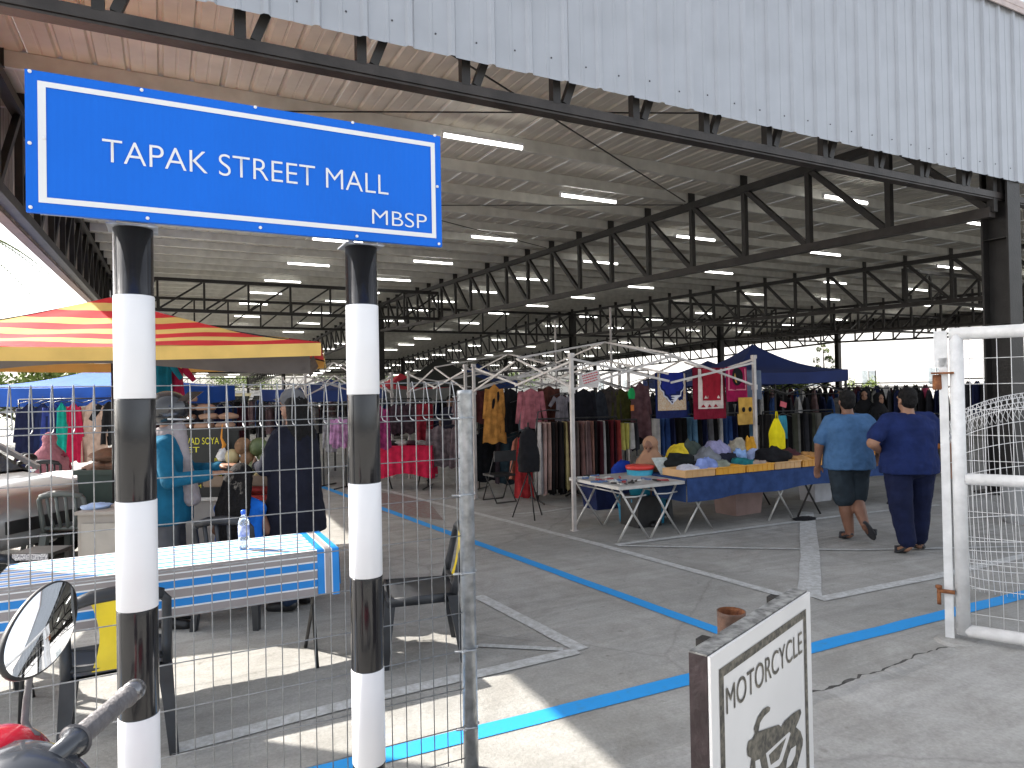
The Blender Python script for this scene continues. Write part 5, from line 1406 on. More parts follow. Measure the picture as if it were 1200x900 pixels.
# table 1 with metal trinkets
m_tabt = mat('table_pale', (.36, .35, .33), .5, 0, .15, 5)
x_leg_table('folding_table', 4.45, 5.36, 6.18, 7.2, .63, m_tabt, 'pale folding table with crossed legs covered in small wares beside the gazebo post')
for i in range(64):
    u = random.uniform(4.5, 5.3); v = random.uniform(6.22, 7.1); s_ = random.uniform(.06, .15)
    if u > 4.85 and v > 6.5: continue
    mm = [m_chrome, m_steel_dark, mat('ware_red', (.35, .05, .05), .5), mat('ware_white', (.6, .6, .58), .4), mat('ware_blue', (.08, .15, .3), .5)][i % 5]
    nm = ['grey metal', 'black', 'red', 'white', 'blue'][i % 5]
    o = MB().lathe([(.01, 0), (.012, .25), (.008, .7), (.014, 1)], n=6, rot=Matrix.Rotation(rad(90), 3, 'Y')) if i % 2 else MB().box((.5, 0, .06), (1, .35, .12))
    for k in range(len(o.v)): o.v[k] = (o.v[k][0]*s_, o.v[k][1]*(s_ if i % 2 == 0 else 1), o.v[k][2]*(s_ if i % 2 == 0 else 1)+(.015 if i % 2 else 0))
    o = o.build('small_tool', mm, None); o.location = (u, v, .633); o.rotation_euler = (0, 0, random.uniform(0, PI))
    tag(o, 'small %s ware lying among others on the pale folding table' % nm, 'tool', 'small wares on the pale folding table')
m_pr = mat('printed_sheet', (.34, .38, .36), .5, 0, .35, 22, col2=(.52, .55, .52))
for (px, py, rz_, lb) in ((778, 553, -.15, 'left printed grey green display card leaning up on the pale table'), (801, 552, .05, 'right printed grey green display card leaning up on the pale table')):
    P_ = PV(px, py, 6.75 if px < 790 else 6.78); mb = MB(); mb.box((0, 0, 0), (.21, .006, .30), rot=Matrix.Rotation(rad(-50), 3, 'X')); o = mb.build('display_card', m_pr); o.location = (P_.x, P_.y, .735); o.rotation_euler = (0, 0, rz_); tag(o, lb, 'card')
P_ = XZ(748, 8.6); bk = empty('bucket', P_, 0, 'light blue bucket with a red rim behind the pale folding table', 'bucket')
MB().lathe([(.13, .38), (.17, .72)], n=20).build('bucket_body', mat('bucket_blue', (.03, .33, .48), .4), bk, True); MB().lathe([(.178, .70), (.182, .74), (.165, .745)], n=20).build('rim', mat('bucket_red', (.6, .04, .03), .4), bk, True)
mb = MB(); mb.box((0, 0, .19), (.36, .36, .38)); mb.build('upturned_crate', m_black, bk)
def box_thing(name, loc, d, m, label, cat, rz=0, lid=None):
    e = empty(name, loc, rz, label, cat); mb = MB()
    w_, dd, h = d; mb.add([(-w_*.44, -dd*.44, 0), (w_*.44, -dd*.44, 0), (w_*.44, dd*.44, 0), (-w_*.44, dd*.44, 0), (-w_/2, -dd/2, h), (w_/2, -dd/2, h), (w_/2, dd/2, h), (-w_/2, dd/2, h)], [(0, 3, 2, 1), (0, 1, 5, 4), (1, 2, 6, 5), (2, 3, 7, 6), (3, 0, 4, 7), (4, 5, 6, 7)]); mb.build('box_body', m, e)
    mb = MB(); mb.box((0, -dd/2-.004, h-.02), (w_+.03, .02, .04)); mb.box((0, dd/2+.004, h-.02), (w_+.03, .02, .04)); mb.box((-w_/2-.004, 0, h-.02), (.02, dd-.013, .04)); mb.box((w_/2+.004, 0, h-.02), (.02, dd-.013, .04)); mb.build('rim', lid or m, e)
    return e
box_thing('storage_box', G(752, 612), (.50, .38, .34), mat('box_blue', (.015, .22, .38), .4), 'bright blue plastic storage box under the pale folding table', 'box', rad(-5))
box_thing('storage_box', XZ(862, 9.3), (.55, .4, .32), mat('box_pink', (.30, .20, .18), .6), 'dusty pink box under the blue covered table', 'box', rad(4))
box_thing('storage_box', XZ(953, 10.2), (.4, .3, .3), mat('box_white', (.55, .55, .58), .5), 'white box under the right end of the blue covered table', 'box')
box_thing('storage_box', XZ(716, 10.0), (.9, .4, .42), cloth('navy_box', (.012, .02, .07)), 'dark blue box in the shade behind the pale folding table', 'box')
# blue covered tables with X legs
m_ttop = mat('table_dark', (.08, .07, .06), .6)
x_leg_table('folding_table', 5.42, 7.25, 6.2, 7.15, .625, m_ttop, 'folding table with grey crossed legs under the left part of the blue cloth')
x_leg_table('folding_table', 7.32, 9.6, 6.2, 7.15, .625, m_ttop, 'folding table with dark crossed legs under the right part of the blue cloth', m_leg=m_steel_dark)
m_bcl = cloth('table_blue', (.028, .058, .165))
mb = MB(); mb.cur = 0
v_, f_ = cloth_grid(lambda a, b: (5.40+4.25*a, 6.185-.012-.008*math.sin(a*50+2*b)*(.3+b), .645-(.20+.07*(1-a)+.012*math.sin(a*23))*b), 90, 4); mb.add(v_, f_)
v_, f_ = cloth_grid(lambda a, b: (5.395-.006*b, 6.175+.95*a, .645-.27*b), 6, 2); mb.add(v_, f_)
mb.add([(5.395, 6.172, .646), (9.65, 6.172, .646), (9.65, 7.16, .646), (5.395, 7.16, .646)], [(0, 1, 2, 3)])
o = mb.build('blue_tablecloth', m_bcl, None, True); tag(o, 'plain blue cloth hanging over the long front edge of the clothes tables', 'tablecloth')
# yellow trays along the front
m_tray = mat('tray_orange', (.62, .30, .055), .5, 0, .08, 4); m_tray2 = mat('tray_yellow', (.70, .34, .03), .5, 0, .08, 4); m_tray3 = mat('tray_tan', (.60, .36, .16), .5, 0, .08)
tn = ['leftmost tan tray on the blue cloth, nearest the printed cards', 'second yellow tray from the left on the blue cloth', 'third tray from the left on the blue cloth, deep yellow', 'fourth tray from the left on the blue cloth, tan, with brown scraps', 'fifth tray from the left on the blue cloth, left of the man in light blue', 'tray on the blue cloth just behind the hand of the man in light blue', 'tray on the blue cloth between the two walkers', 'rightmost tray on the blue cloth']
for i in range(8):
    e = empty('display_tray', (5.65+.49*i, 6.42, .648), rad(random.uniform(-2, 2)), tn[i], 'tray'); mm = [m_tray3, m_tray2, m_tray2, m_tray3][i % 4] if i < 4 else m_tray
    MB().box((0, 0, .005), (.45, .40, .008)).build('tray_base', mm, e)
    mb = MB(); mb.box((0, -.20, .045), (.46, .014, .085)); 
    for k in range(6): mb.box((-.2+.08*k, -.209, .045), (.008, .006, .075))
    mb.box((0, -.212, .088), (.47, .016, .012)); mb.build('tray_front', mm, e)
    for sx in (-.225, .225): MB().box((sx, 0, .045), (.012, .386, .085)).build('tray_side', mm, e)
    MB().box((0, .20, .045), (.46, .012, .085)).build('tray_back', mm, e)
# heaps of clothes
heaps = [(805, 548, 6.45, (.13, .12, .05), (.55, .55, .62), 'white folded clothing at the left end of the blue cloth'),
 (795, 537, 6.8, (.20, .16, .07), (.012, .014, .014), 'black clothing heap behind the leftmost tray'),
 (794, 529, 7.0, (.13, .12, .055), (.62, .46, .03), 'bright yellow garment on top of the black heap'),
 (809, 523, 7.05, (.14, .14, .11), (.05, .065, .055), 'dark grey green bundle behind the yellow garment'),
 (828, 533, 6.85, (.17, .15, .10), (.17, .18, .20), 'grey plastic wrapped bundle beside the lavender heap'),
 (838, 525, 6.95, (.20, .18, .13), (.27, .26, .42), 'lavender heap, tallest pile on the blue cloth'),
 (827, 544, 6.42, (.11, .11, .075), (.20, .27, .56), 'periwinkle blue cap shaped bundle just behind the second tray'),
 (843, 543, 6.6, (.13, .13, .05), (.24, .27, .22), 'pale green printed cloth left of the teal bundle'),
 (852, 536, 6.7, (.12, .13, .07), (.015, .017, .03), 'black cloth between the lavender heap and the light blue cap'),
 (866, 532, 6.75, (.09, .09, .07), (.24, .38, .66), 'light blue cap shaped bundle above the teal bundle'),
 (870, 541, 6.5, (.16, .13, .06), (.015, .15, .17), 'teal green cloth bundle behind the third tray'),
 (864, 521, 7.05, (.13, .12, .06), (.34, .31, .24), 'beige cloth heap at the back of the blue cloth'),
 (878, 520, 7.0, (.08, .08, .05), (.6, .30, .03), 'small orange garment right of the beige cloth heap'),
 (886, 531, 6.8, (.17, .13, .05), (.33, .40, .60), 'pale blue cloth in front of the gazebo post'),
 (889, 545, 6.4, (.13, .10, .045), (.42, .32, .26), 'flowered pinkish cloth spilling over the fourth tray'),
 (905, 538, 6.6, (.23, .17, .09), (.010, .010, .012), 'large black heap left of the man in light blue'),
 (923, 531, 6.8, (.18, .16, .07), (.06, .02, .025), 'dark maroon cloth behind the large black heap'),
 (936, 538, 6.5, (.15, .14, .045), (.50, .27, .10), 'tan and orange clothing in the fifth tray'),
 (948, 533, 6.7, (.13, .14, .05), (.42, .22, .08), 'tan heap touching the man in light blue'),
 (1028, 536, 6.7, (.22, .16, .07), (.05, .04, .04), 'dark cloth heap between the two walkers'),
 (1096, 533, 6.9, (.20, .16, .07), (.40, .15, .05), 'orange brown heap right of the walker in navy')]
for i, (px, py, v, r, c, lb) in enumerate(heaps):
    P_ = PV(px, py, v); z_ = .645; r = (r[0]*1.2, r[1]*1.15, max(r[2]*1.75, (P_.z-.62)*.8 if P_.z > .75 else 0))
    crumple('clothing_heap', (P_.x, v, z_-.01), r, cloth('heap%d' % i, c, .25), lb, i+40)
fb_ = G(943, 609); crumple('black_bag', (fb_.x, fb_.y, -.005), (.17, .10, .03), c_black, 'flat black bag lying on the floor in front of the table legs', 88, cat='bag')
# things hung from the frame: prayer mats and bags
def pattern_mat(name, px0, px1, py0, py1, V, layers, label, lean=0, cat='prayer mat'):
    a, b = PV(px0, py0, V), PV(px1, py1, V); w_, h_ = b.x-a.x, a.z-b.z
    e = empty(name, ((a.x+b.x)/2, V, b.z), lean, label, cat)
    for i, (nm, m, polys) in enumerate(layers):
        mb = MB()
        for pl in polys:
            if i == 0:
                v_, f_ = cloth_grid(lambda s_, t: (pl[0]*w_+(pl[2]-pl[0])*w_*s_-w_/2, .008*math.sin(s_*12+t*2), (pl[1]+(pl[3]-pl[1])*t)*h_), 12, 4)
                mb.add(v_, f_); mb.add([(x, y+.008, z) for x, y, z in v_], f_)
            else:
                mb.add([(x*w_-w_/2, .008*math.sin(x*12+z*2)-.004-.002*i, z*h_) for x, z in pl], [tuple(range(len(pl)))])
        mb.build(nm, m, e, False)
    return e
def rect(x0, z0, x1, z1, n=8):
    return [(x0+(x1-x0)*k/n, z0) for k in range(n+1)]+[(x1-(x1-x0)*k/n, z1) for k in range(n+1)]
AW = [(1.0, .36), (.86, .37), (.80, .33), (.72, .36), (.64, .33), (.60, .25), (.52, .24), (.48, .15), (.42, .10), (.38, .03), (.34, .005)]
def arch(o=0):
    A = [(z-o*1.1*(1 if w < .3 else .3), w+o) for z, w in AW]; return [[(.5-w0, z0), (.5+w0, z0), (.5+w1, z1), (.5-w1, z1)] for (z0, w0), (z1, w1) in zip(A[:-1], A[1:])]
c_mb = cloth('mat_blue', (.010, .018, .15)); c_beige = mat('mat_beige', (.50, .42, .32), .9, 0, .3, 60, col2=(.42, .26, .14)); c_cream = cloth('mat_cream', (.56, .47, .42)); c_mred = cloth('mat_red', (.26, .010, .022)); c_mdk = cloth('mat_dark_red', (.16, .006, .02)); c_crim = cloth('mat_crimson', (.28, .008, .06)); c_ndk = cloth('mat_navy', (.008, .014, .07)); c_gold = cloth('mat_gold', (.45, .27, .07)); c_bw = cloth('line_white', (.55, .55, .6))
pattern_mat('prayer_mat', 768, 806, 437, 489, 7.4, [('mat_cloth', c_ndk, [(0, 0, 1, 1)]), ('beige_field', c_beige, [rect(.06, .17, .94, .99)]), ('arch_line', c_bw, arch(.035)), ('dark_arch', c_ndk, arch(.012)), ('blue_arch', c_mb, arch(-.02))], 'blue prayer mat with beige flowered border hanging leftmost on the gazebo frame')
pattern_mat('prayer_mat', 812, 851, 431, 490, 7.3, [('mat_cloth', c_mdk, [(0, 0, 1, 1)]), ('cream_border', c_cream, [rect(.14, .20, .90, .98)]), ('red_field', c_mred, [rect(.26, .36, .82, .975)]), ('flower_row', c_cream, [[(.3+.1*k, .40), (.35+.1*k, .46+.04*(2-abs(k-2))), (.4+.1*k, .40)] for k in range(5)]+[rect(.26, .33, .82, .345)]), ('flower_row', c_mred, [[(.2+.2*k, .23), (.27+.2*k, .29), (.34+.2*k, .23)] for k in range(3)])], 'large dark red prayer mat with cream border hanging beside the blue one')
pattern_mat('prayer_mat', 851, 876, 430, 470, 7.25, [('mat_cloth', c_crim, [(0, 0, 1, 1)]), ('pink_line', cloth('mat_pink', (.6, .2, .26)), [rect(.08, .32, .92, .36), rect(.08, .36, .14, .95), rect(.86, .36, .92, .95)]), ('oval', c_black, [[(.5+.26*math.cos(k*PI/10), .72+.26*math.sin(k*PI/10)) for k in range(20)]]), ('medallion', c_gold, [[(.5+.16*math.cos(k*PI/10), .70+.17*math.sin(k*PI/10)) for k in range(20)]])], 'small crimson prayer mat with a golden medallion near the right post')
pattern_mat('hanging_cloth', 875, 893, 434, 468, 7.3, [('cloth', cloth('slate_cloth', (.10, .125, .17)), [(0, 0, 1, 1)])], 'slate blue cloth hanging against the right gazebo post', cat='cloth')
pattern_mat('hanging_bag', 866, 885, 466, 487, 7.2, [('bag_cloth', cloth('ochre', (.56, .33, .07)), [(0, 0, 1, 1)]), ('dark_print', c_black, [[(.25+.09*math.cos(k*PI/6)+dx, .35+.14*math.sin(k*PI/6)) for k in range(12)] for dx in (0,)]), ('dark_print', c_black, [[(.25+.09*math.cos(k*PI/6)+dx, .35+.14*math.sin(k*PI/6)) for k in range(12)] for dx in (.42,)])], 'ochre bag with two dark round prints under the crimson mat', cat='bag')
pattern_mat('hanging_bag', 864, 884, 485, 497, 7.15, [('bag_cloth', cloth('ochre2', (.48, .29, .07)), [(0, 0, 1, 1)])], 'second ochre bag hanging just below the one with dark prints', lean=.1, cat='bag')
hb2 = PV(910, 492, 7.0); e = empty('hanging_bag', hb2, 0, 'bright yellow shopping bag hanging in front of the dark trousers', 'bag')
mb = MB()
for sd in (1, -1):
    v_, f_ = cloth_grid(lambda s_, t: ((2*s_-1)*(.05+.11*min(1, t*2.2)), sd*.05*(1-(2*s_-1)**4)*min(1, t*2)+.008*math.sin(s_*14+t*5), .02-.44*t), 10, 10); mb.add(v_, f_)
mb.build('bag_body', cloth('bright_yellow', (.72, .60, .01), .1), e, True); MB().tube([(-.02, 0, 0), (-.01, 0, .12), (.01, 0, .12), (.03, 0, 0)], .008, 6).build('handle', cloth('bright_yellow', (.72, .60, .01)), e, True)
P_ = PV(917, 487, 7.3); hung('panel', .16, .34, (P_.x, P_.y, P_.z), 0, cloth('sky_teal', (.04, .22, .30)), 'pale teal cloth hanging behind the bright yellow bag')
# little paper signs
P_ = PV(692, 443, 7.9); e = empty('paper_sign', P_, rad(-8), 'two tilted white paper notices with red print hanging from the gazebo frame', 'sign')
m_paper = mat('paper', (.60, .56, .54), .6, 0, .05); m_redp = mat('red_print', (.5, .06, .08), .6)
Rt = Matrix.Rotation(rad(-14), 3, 'Y')
MB().box((0, 0, 0), (.30, .004, .17), rot=Rt).build('sheet', m_paper, e); MB().box((-.02, .015, -.05), (.30, .004, .15), rot=Matrix.Rotation(rad(4), 3, 'Y')).build('sheet', m_paper, e)
mb = MB(); random.seed(3)
for r_ in range(4):
    x = -.12
    while x < .10:
        w_ = random.uniform(.012, .04); mb.box(Rt@Vector((x+w_/2, -.004, .055-.034*r_)), (w_, .002, .016), rot=Rt); x += w_+.008
mb.build('red_print', m_redp, e)
P_ = PV(740, 460, 8.6); e = empty('hanging_bag', P_, 0, 'small bright green bag hanging among the dark dresses', 'bag'); crumple('bag_body', (0, 0, -.1), (.06, .04, .11), cloth('green_bag', (.02, .36, .10)), None, 6, parent=e, amp=.15); MB().tube([(0, 0, .0), (0, 0, .12)], .008, 6).build('handle', m_black, e, True)
P_ = PV(741, 478, 8.6); o = MB().box((0, 0, 0), (.05, .02, .09)).build('orange_tag', mat('orange', (.7, .2, .03), .6)); o.location = P_; tag(o, 'small orange packet hanging below the green bag', 'packet')
P_ = PV(884, 473, 8.5)
e = empty('paper_sign', PV(918, 474, 9.2), 0, 'small pink price card above the bright yellow bag', 'sign'); MB().box((0, 0, 0), (.17, .005, .10), rot=Matrix.Rotation(.25, 3, 'Y')).build('sheet', mat('pink_card', (.62, .10, .13), .6), e)

# hanging clothes on the back bar of the nearest gazebo
hl = [(579, 450, 11.0, 'dress', .44, .95, (.46, .21, .05), 'mustard orange spotted dress hanging at the left of the gazebo row'),
 (598, 455, 11.1, 'shirt', .62, .72, (.010, .010, .012), 'black shirt hanging right of the mustard dress'),
 (612, 470, 11.0, 'panel', .16, .5, (.30, .36, .40), 'narrow pale grey garment between the black and the pink shirts'),
 (622, 455, 10.8, 'longshirt', .62, .62, (.36, .12, .14), 'dusty pink long sleeved shirt hanging left of the near gazebo post'),
 (643, 452, 11.2, 'longshirt', .52, .6, (.07, .025, .018), 'dark brown shirt hanging behind the pink one'),
 (658, 463, 10.9, 'shirt', .40, .42, (.17, .155, .17), 'grey T-shirt hanging just left of the near gazebo post'),
 (684, 455, 11.0, 'dress', .5, .62, (.010, .010, .014), 'black dress hanging just right of the near gazebo post'),
 (694, 457, 11.1, 'dress', .34, .60, (.05, .075, .08), 'slate grey dress hanging beside the black one'),
 (703, 457, 11.1, 'dress', .34, .62, (.025, .028, .035), 'charcoal printed dress in the row of dark dresses'),
 (715, 452, 11.2, 'dress', .42, .66, (.05, .040, .036), 'dark taupe dress under the thin tall pole'),
 (727, 455, 11.2, 'dress', .42, .66, (.05, .05, .012), 'dark olive dress left of the green bag'),
 (750, 447, 11.1, 'dress', .40, .92, (.11, .055, .06), 'plum brown long dress hanging right of the green bag'),
 (588, 500, 11.6, 'trousers', .30, .95, (.07, .05, .06), 'muted purple trousers hanging below the mustard dress'),
 (604, 500, 11.4, 'trousers', .62, .95, (.025, .045, .058), 'dark teal wide trousers hanging below the black shirt'),
 (568, 503, 11.8, 'dress', .6, .9, (.008, .009, .012), 'black long coat hanging next to the steel fence post'),
 (556, 455, 11.7, 'dress', .5, .6, (.07, .02, .02), 'dark maroon dress hanging leftmost of the gazebo row'),
 (541, 462, 12.2, 'dress', .4, .55, (.22, .16, .17), 'grey pink patterned dress seen above the steel fence post'),
 (613, 506, 10.9, 'dress', .34, 1.05, (.42, .035, .04), 'bright red garment hanging behind the tripod dress form'),
 (606, 512, 11.2, 'dress', .30, .7, (.34, .13, .09), 'rusty pink garment left of the tripod dress form')]
for (px, py, Z, kind, w_, h_, c, lb) in hl:
    P_ = PZ(px, py, Z); hung(kind, w_, h_, P_, CAMR*.6+random.uniform(-.25, .25), cloth('c%03d%03d' % (px, py), c, .3), lb)
# spots of the mustard dress
for (p1_, p2_, H_, lb) in ((XZ(545, 12.0), XZ(668, 11.2), 2.04, 'high rail carrying the hanging shirts and dresses left of the near post'), (XZ(674, 11.2), XZ(760, 11.5), 2.02, 'high rail carrying the dark dresses right of the near post')):
    rack(p1_, p2_, H_, lb, .3)
# dress form on tripod
P_ = XZ(618, 9.2); e = empty('dress_form', P_, 0, 'black draped dress form on a thin black tripod stand', 'dress form')
mb = MB(); mb.loft([(0, 0, .62, .15, .12), (0, 0, .8, .16, .13), (0, 0, 1.0, .13, .10), (0, 0, 1.12, .12, .09), (0, 0, 1.2, .05, .05)], 18); o = remesh(mb.build('draped_top', c_black, e), .012, 3); wrinkle(o, .03, .08)
MB().tube([(0, 0, .45), (0, 0, 1.28)], .012, 8).build('stem', m_black, e, True)
for a in (.3, 2.4, 4.5): MB().tube([(0, 0, .64), (.24*math.cos(a), .24*math.sin(a), .0)], .009, 6).build('leg', m_black, e, True)
MB().tube([(.10, 0, 1.0), (.16, 0, 1.42), (.36, .05, 1.44), (.55, .1, 1.42)], .010, 6).build('arm', m_black, e, True)
# rack of trousers
cl = lambda n, c, v=.2: (n, cloth('tr_'+n.replace(' ', '_'), c, v))
cols = [cl('light grey', (.30, .29, .29)), cl('pale rose', (.36, .25, .23)), cl('rose beige', (.33, .22, .19)), cl('black', (.012, .011, .012)), cl('dark brown', (.035, .022, .02)), cl('near black', (.018, .014, .015)), cl('black', (.012, .011, .012)), cl('cream yellow', (.48, .38, .17)),
        cl('brown', (.09, .05, .045)), cl('dusty mauve', (.20, .13, .13)), cl('dark taupe', (.10, .08, .075)), cl('rose brown', (.20, .11, .10)), cl('pale rose', (.36, .25, .23)), cl('dusty mauve', (.20, .13, .13)), cl('salmon', (.34, .17, .13)), cl('black', (.012, .011, .012)), cl('dark maroon', (.05, .012, .018)), cl('white', (.45, .44, .43)), cl('near black', (.018, .014, .015)), cl('burgundy', (.10, .014, .02)), cl('dark maroon', (.05, .012, .018)), cl('brick red', (.26, .04, .035))]
_, p_, rz_, L_ = rack(XZ(628, 10.5), XZ(722, 10.8), 1.27, 'black rack of folded trousers in greys, roses and maroons behind the near gazebo post')
NC = len(cols)
rack_items(p_, rz_, L_, 1.27, cols, L_/NC, .34, 1.05, '%s trousers on the long rack behind near gazebo post', 'trousers on the long rack', 'panel')
_, p_, rz_, L_ = rack(XZ(640, 11.4), XZ(700, 11.6), .66, 'low black rail of small rose coloured garments under the long rack')
rack_items(p_, rz_, L_, .66, [cl('pale rose', (.36, .25, .23)), cl('black', (.012, .011, .012)), cl('coral pink', (.40, .12, .13)), cl('mauve', (.2, .13, .15))], .085, .3, .52, '%s garment on the low rail under the long rack', 'garments on the low rail', 'panel')
_, p_, rz_, L_ = rack(XZ(722, 10.8), XZ(745, 10.9), 1.22, 'short black rack with yellow and white garments left of the seated woman')
rack_items(p_, rz_, L_, 1.22, [cl('soft yellow', (.52, .48, .12)), cl('soft yellow', (.52, .48, .12)), cl('white', (.45, .44, .43)), cl('charcoal', (.03, .03, .035))], .085, .3, .42, '%s garment on the short rack left of seated woman', 'garments on the short rack', 'panel')
_, p_, rz_, L_ = rack(XZ(762, 11.3), XZ(882, 11.9), 1.26, 'black rack of jeans behind the prayer mats')
rack_items(p_, rz_, L_, 1.26, [cl('white', (.45, .44, .43)), cl('mid blue', (.03, .07, .2)), cl('mid blue', (.03, .07, .2)), cl('dark navy', (.012, .016, .05)), cl('black', (.012, .011, .012)), cl('black', (.012, .011, .012)), cl('washed blue', (.10, .20, .30)), cl('washed blue', (.10, .20, .30)), cl('black', (.012, .011, .012)), cl('dark navy', (.012, .016, .05)), cl('grey', (.16, .16, .17)), cl('black', (.012, .011, .012))], .10, .36, .95, '%s jeans on the rack behind the prayer mats', 'jeans on the rack behind the prayer mats', 'panel')
_, p_, rz_, L_ = rack(XZ(893, 12.6), XZ(975, 13.2), 1.24, 'black rack of dark and olive trousers left of the man in light blue')
rack_items(p_, rz_, L_, 1.24, [cl('black', (.012, .011, .012)), cl('dark olive', (.06, .062, .045)), cl('stone grey', (.15, .145, .13)), cl('black', (.012, .011, .012)), cl('charcoal', (.03, .03, .035))], .095, .36, 1.0, '%s trousers on the rack left of the walkers', 'trousers on the rack left of the walkers', 'panel')
_, p_, rz_, L_ = rack(XZ(1030, 13.2), XZ(1125, 12.4), 1.15, 'black rack of stone coloured trousers beside the walker in navy')
rack_items(p_, rz_, L_, 1.15, [cl('stone grey', (.15, .145, .13)), cl('dark olive', (.06, .062, .045)), cl('black', (.012, .011, .012)), cl('pale sage', (.25, .27, .22)), cl('stone grey', (.15, .145, .13))], .095, .36, .95, '%s trousers on rack beside the walker in navy', 'trousers on the rack beside the walker in navy', 'panel')
for (a, b, H_, lb) in ((XZ(985, 16.5), XZ(1115, 15.6), 1.62, 'high black rack of dark jackets behind the two walkers'), (XZ(1120, 15.0), XZ(1178, 14.4), 1.80, 'high black rack of black jackets seen through the gate')):
    _, p_, rz_, L_ = rack(a, b, H_, lb)
    rack_items(p_, rz_, L_, H_, [cl('black', (.012, .011, .012)), cl('charcoal', (.03, .03, .035)), cl('dark navy', (.012, .016, .05)), cl('black', (.012, .011, .012)), cl('stone grey', (.15, .145, .13))], .16, .52, .72, '%s jacket on the high rack '+('behind the two walkers' if H_ < 1.7 else 'seen through the gate'), lb, 'longshirt', turn=PI/2.6)
# navy canopy at the right
m_tn2 = mat('tent_navy', (.012, .028, .13), .8, 0, .15, 1.5, .3, 5)
tent(XZ(883, 14.6), CAMR+rad(10), 2.6, 2.6, 2.02, 2.62, m_tn2, 'dark blue gazebo canopy with curved peak right of the prayer mats', val=.22, leg_m=m_steel_dark, sag=.14)
tent(XZ(830, 17.5), CAMR, 2.8, 2.8, 1.98, 2.40, m_tn2, 'dark blue gazebo canopy half hidden behind the prayer mats', val=.22, leg_m=m_steel_dark)
# seated woman in tan scarf
P_ = XZ(762, 8.9); plastic_chair((P_.x, P_.y, 0), CAMR+rad(170), 'low dark plastic chair under the woman in tan headscarf', m_chb, None, 4, seat=.40)
e, Q_ = person(P_, CAMR+rad(152), 'seated woman in plain tan headscarf looking down behind the pale folding table', sit(1.36, .36), dict(skin=m_skin_d, shirt=cloth('tan_robe', (.24, .13, .08)), long=True, fat=1.0, hijab=cloth('tan_scarf', (.33, .19, .12), .08), hij_len=.34, skirt=c_black, shoe=m_black, nod=rad(-22)), vox=.011)
crumple('blue_bag', XZ(727, 9.9, .42), (.16, .12, .16), cloth('royal_blue', (.01, .04, .30)), 'royal blue plastic bag resting on the box left of the seated woman', 91, cat='bag')
# two women in black far right
for (px, Z, rz_, lb, h) in ((1013, 14.2, 150, 'woman in black headscarf and abaya standing left of her companion behind the walkers', 1.60), (1029, 14.0, 200, 'shorter woman in black headscarf and abaya standing between the walkers', 1.52)):
    person(XZ(px, Z), CAMR+rad(rz_), lb, stand(h), dict(skin=m_skin, shirt=c_black, long=True, fat=1.0, hijab=c_black, skirt=c_black, shoe=m_black), vox=.014)

# ================================================================ DEEPER STALLS
c_rtab = cloth('red_table', (.60, .02, .07)); p = XZ(474, 12.4)
e = empty('market_table', p, CAMR, 'black legged market table under the crimson cloth seen through the fence', 'table')
MB().box((0, 0, .74), (.98, .6, .03)).build('tabletop', m_black, e)
for sx in (-1, 1):
    for (a, b) in ((-.22, .2), (.2, -.22)): MB().tube([(sx*.35+a*.3, -.2, .72), (sx*.35-a*.6, -.2, 0)], .014, 6).build('leg', m_black, e, True)
mb = MB()
for q in range(4):
    R = Matrix.Rotation(q*PI/2, 3, 'Z'); a, b = (.52, .32) if q % 2 == 0 else (.32, .52)
    v_, f_ = cloth_grid(lambda s_, t: R@Vector(((2*s_-1)*a, -b-.02*t*(1+.9*math.sin(s_*44)), .76-(.52+.05*math.cos(s_*6))*t)), 40, 3); mb.add(v_, f_)
mb.box((0, 0, .764), (1.04, .64, .01)); o = mb.build('crimson_tablecloth', c_rtab, None, True); o.location = p; o.rotation_euler = (0, 0, CAMR); tag(o, 'crimson cloth draped over the small market table seen through the fence', 'tablecloth')
for i in range(4): crumple('clothing_heap', XZ(458+i*11, 12.4, .77), (.13, .2, .05), cloth('misc%d' % i, [(.02, .02, .02), (.4, .38, .36), (.05, .02, .03), (.3, .28, .27)][i]), ['black', 'cream', 'dark maroon', 'pale grey'][i]+' clothing lying on the crimson tablecloth', 60+i)
m_tred = mat('tent_red', (.50, .02, .04), .8, 0, .15, 1.5, .3, 5); m_tgrey = mat('tent_grey', (.20, .20, .19), .8); m_tblk = mat('tent_black', (.02, .022, .02), .8)
tent(XZ(470, 18.5), CAMR+rad(30), 2.0, 2.0, 1.85, 2.25, m_tred, 'small red canopy above the crimson table', val=.3, mv=m_tgrey, leg_m=m_black)
tent(XZ(386, 16.5), CAMR+rad(8), 2.6, 2.6, 1.85, 2.1, mat('tent_mid_blue', (.02, .05, .20), .8, 0, .2, 1.5, .3, 5), 'mid blue canopy seen just left of the right striped post', val=.25, leg_m=m_black)
tent(XZ(516, 19.5), CAMR+rad(10), 2.8, 2.8, 1.95, 2.75, m_tblk, 'black peaked canopy behind the small red one', val=.25, leg_m=m_black)
tent(XZ(560, 26), CAMR, 3, 3, 2.1, 2.8, m_tnavy, 'far dark blue canopy beyond the black peaked one', val=.25, leg_m=m_black)
